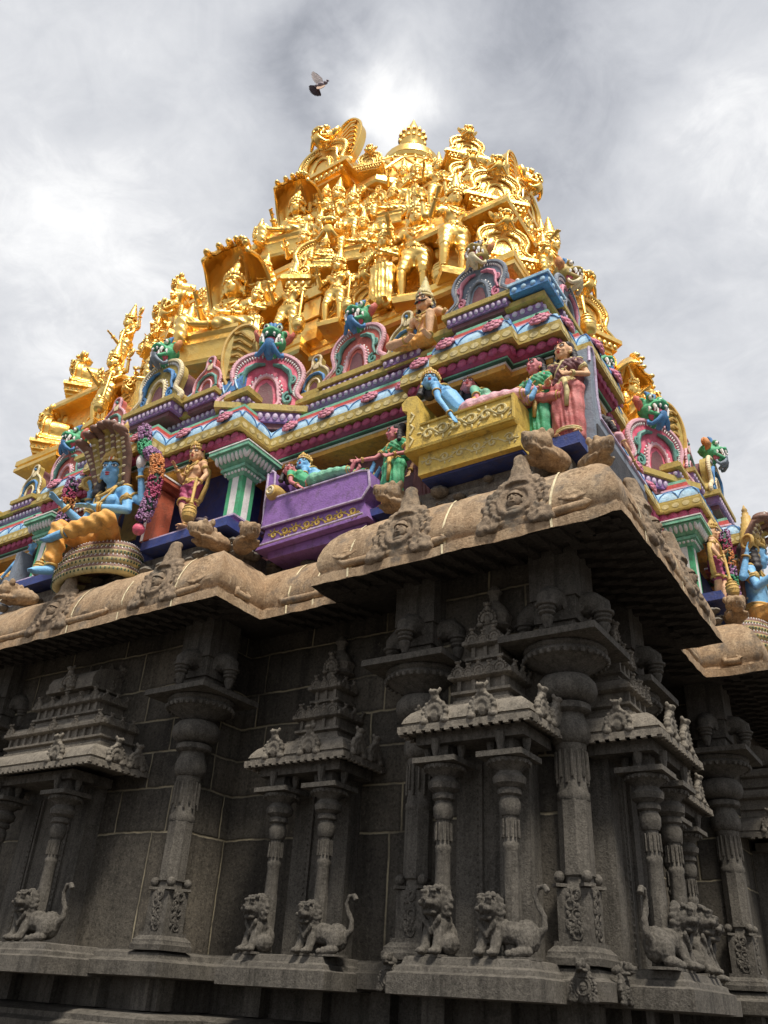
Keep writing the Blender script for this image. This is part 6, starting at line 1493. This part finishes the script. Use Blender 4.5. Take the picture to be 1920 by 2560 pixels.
# ------------------------------------------------------------ birds
def bird_flying():
    root = thing('pigeon', 'grey pigeon in flight above the tower, one wing raised, dark tail fanned', 'bird')
    b = MB(); b.ell((0, 0, 0), (.09, .07, .065)); b.ell((.10, 0, .05), (.06, .045, .045)); b.ell((.15, 0, .10), (.035, .03, .032)); b.cap((.17, 0, .10), (.205, 0, .085), .010, .004, n=6); b.ell((-.09, 0, -.03), (.08, .05, .04))
    remesh(b, .008, 2).build('body', 'pigeon_grey', root, 180)
    def wing(nm, R_, L, mat):
        b = MB(); M = R_
        b.M = M
        P = [(.07, 0), (.085, L*.35), (.02, L*.72), (-.05, L*1.0), (-.07, L*.93), (-.085, L*.96), (-.10, L*.86), (-.115, L*.86), (-.12, L*.74), (-.13, L*.70), (-.135, L*.5), (-.12, L*.3), (-.07, 0)]
        vs = [(x, y, .006-.05*(y/L)**2) for x, y in P]+[(x, y, -.006-.05*(y/L)**2) for x, y in P]; n = len(P)
        b.add(vs, [tuple(range(n)), tuple(range(2*n-1, n-1, -1))]+[(i, n+i, n+(i+1) % n, (i+1) % n) for i in range(n)]); b.M = Matrix.Identity(4)
        for i in range(6): pass
        return b.build(nm, mat, root, 0)
    wing('wing', Matrix.Rotation(math.radians(-22), 4, 'Y') @ Matrix.Rotation(math.radians(80), 4, 'X'), .46, 'wing_pale'); wing('wing', Matrix.Rotation(math.radians(-12), 4, 'Y') @ Matrix.Rotation(math.radians(-128), 4, 'X'), .30, 'wing_tan')
    b = MB(); n = 12
    for i in range(n):
        a = math.radians(175+110*i/(n-1)); d = Vector((math.cos(a), .25, math.sin(a))).normalized(); s = Vector((-math.sin(a), 0, math.cos(a)))
        p = Vector((-.08, 0, -.03)); vs = [p-s*.010, p+s*.010, p+d*.20+s*.028, p+d*.235+s*.006, p+d*.20-s*.028]; o = [v+Vector((0, 0, .004)) for v in vs]
        b.add(vs+o, [(4, 3, 2, 1, 0), (5, 6, 7, 8, 9)]+[(k, (k+1) % 5, 5+(k+1) % 5, 5+k) for k in range(5)])
    b.build('tail', 'tail_dark', root, 0); return root
paint('pigeon_grey', (.25, .22, .27), (.33, .28, .34)); paint('wing_pale', (.42, .36, .36), (.5, .44, .44)); paint('wing_tan', (.45, .30, .22)); paint('tail_dark', (.07, .05, .06), (.10, .07, .09))
BD = bird_flying(); d = pixdir(803, 212); BD.location = CAMLOC+d*13.5; BD.rotation_euler = Matrix((r2, fw, u2)).transposed().to_euler(); BD.scale = (.60,)*3
root = thing('pigeon', 'dark bird perched on the very tip of the golden finial', 'bird', (-.40, -.14, 26.95), 2.6, None, 1.9)
b = MB(); b.ell((0, 0, .12), (.10, .06, .09)); b.ell((.06, 0, .24), (.045, .04, .045)); b.cap((-.05, 0, .08), (-.16, 0, -.06), .035, .015); b.cap((.04, 0, .14), (.06, 0, .24), .05, .035); b.cap((.10, 0, .24), (.135, 0, .23), .01, .004, n=6)
remesh(b, .012, 2).build('body', 'tail_dark', root, 180); b = MB()
for s in (-1, 1): b.cap((.01, s*.02, .04), (.01, s*.025, -.03), .008, .008, n=5)
b.build('legs', 'rust', root)
root = thing('pigeon', 'small dark bird sitting beside the foot of the green column', 'bird', (2.05, -8.33, 6.21), .6, None, .8)
b = MB(); b.ell((0, 0, .07), (.11, .06, .06)); b.ell((.10, 0, .13), (.04, .035, .035)); b.cap((-.06, 0, .06), (-.2, 0, .03), .03, .012); b.cap((.13, 0, .13), (.17, 0, .125), .01, .004, n=6)
remesh(b, .012, 2).build('body', 'tail_dark', root, 180); b = MB()
for s in (-1, 1): b.cap((.01, s*.02, .04), (.01, s*.025, 0), .008, .008, n=5)
b.build('legs', 'rust', root)
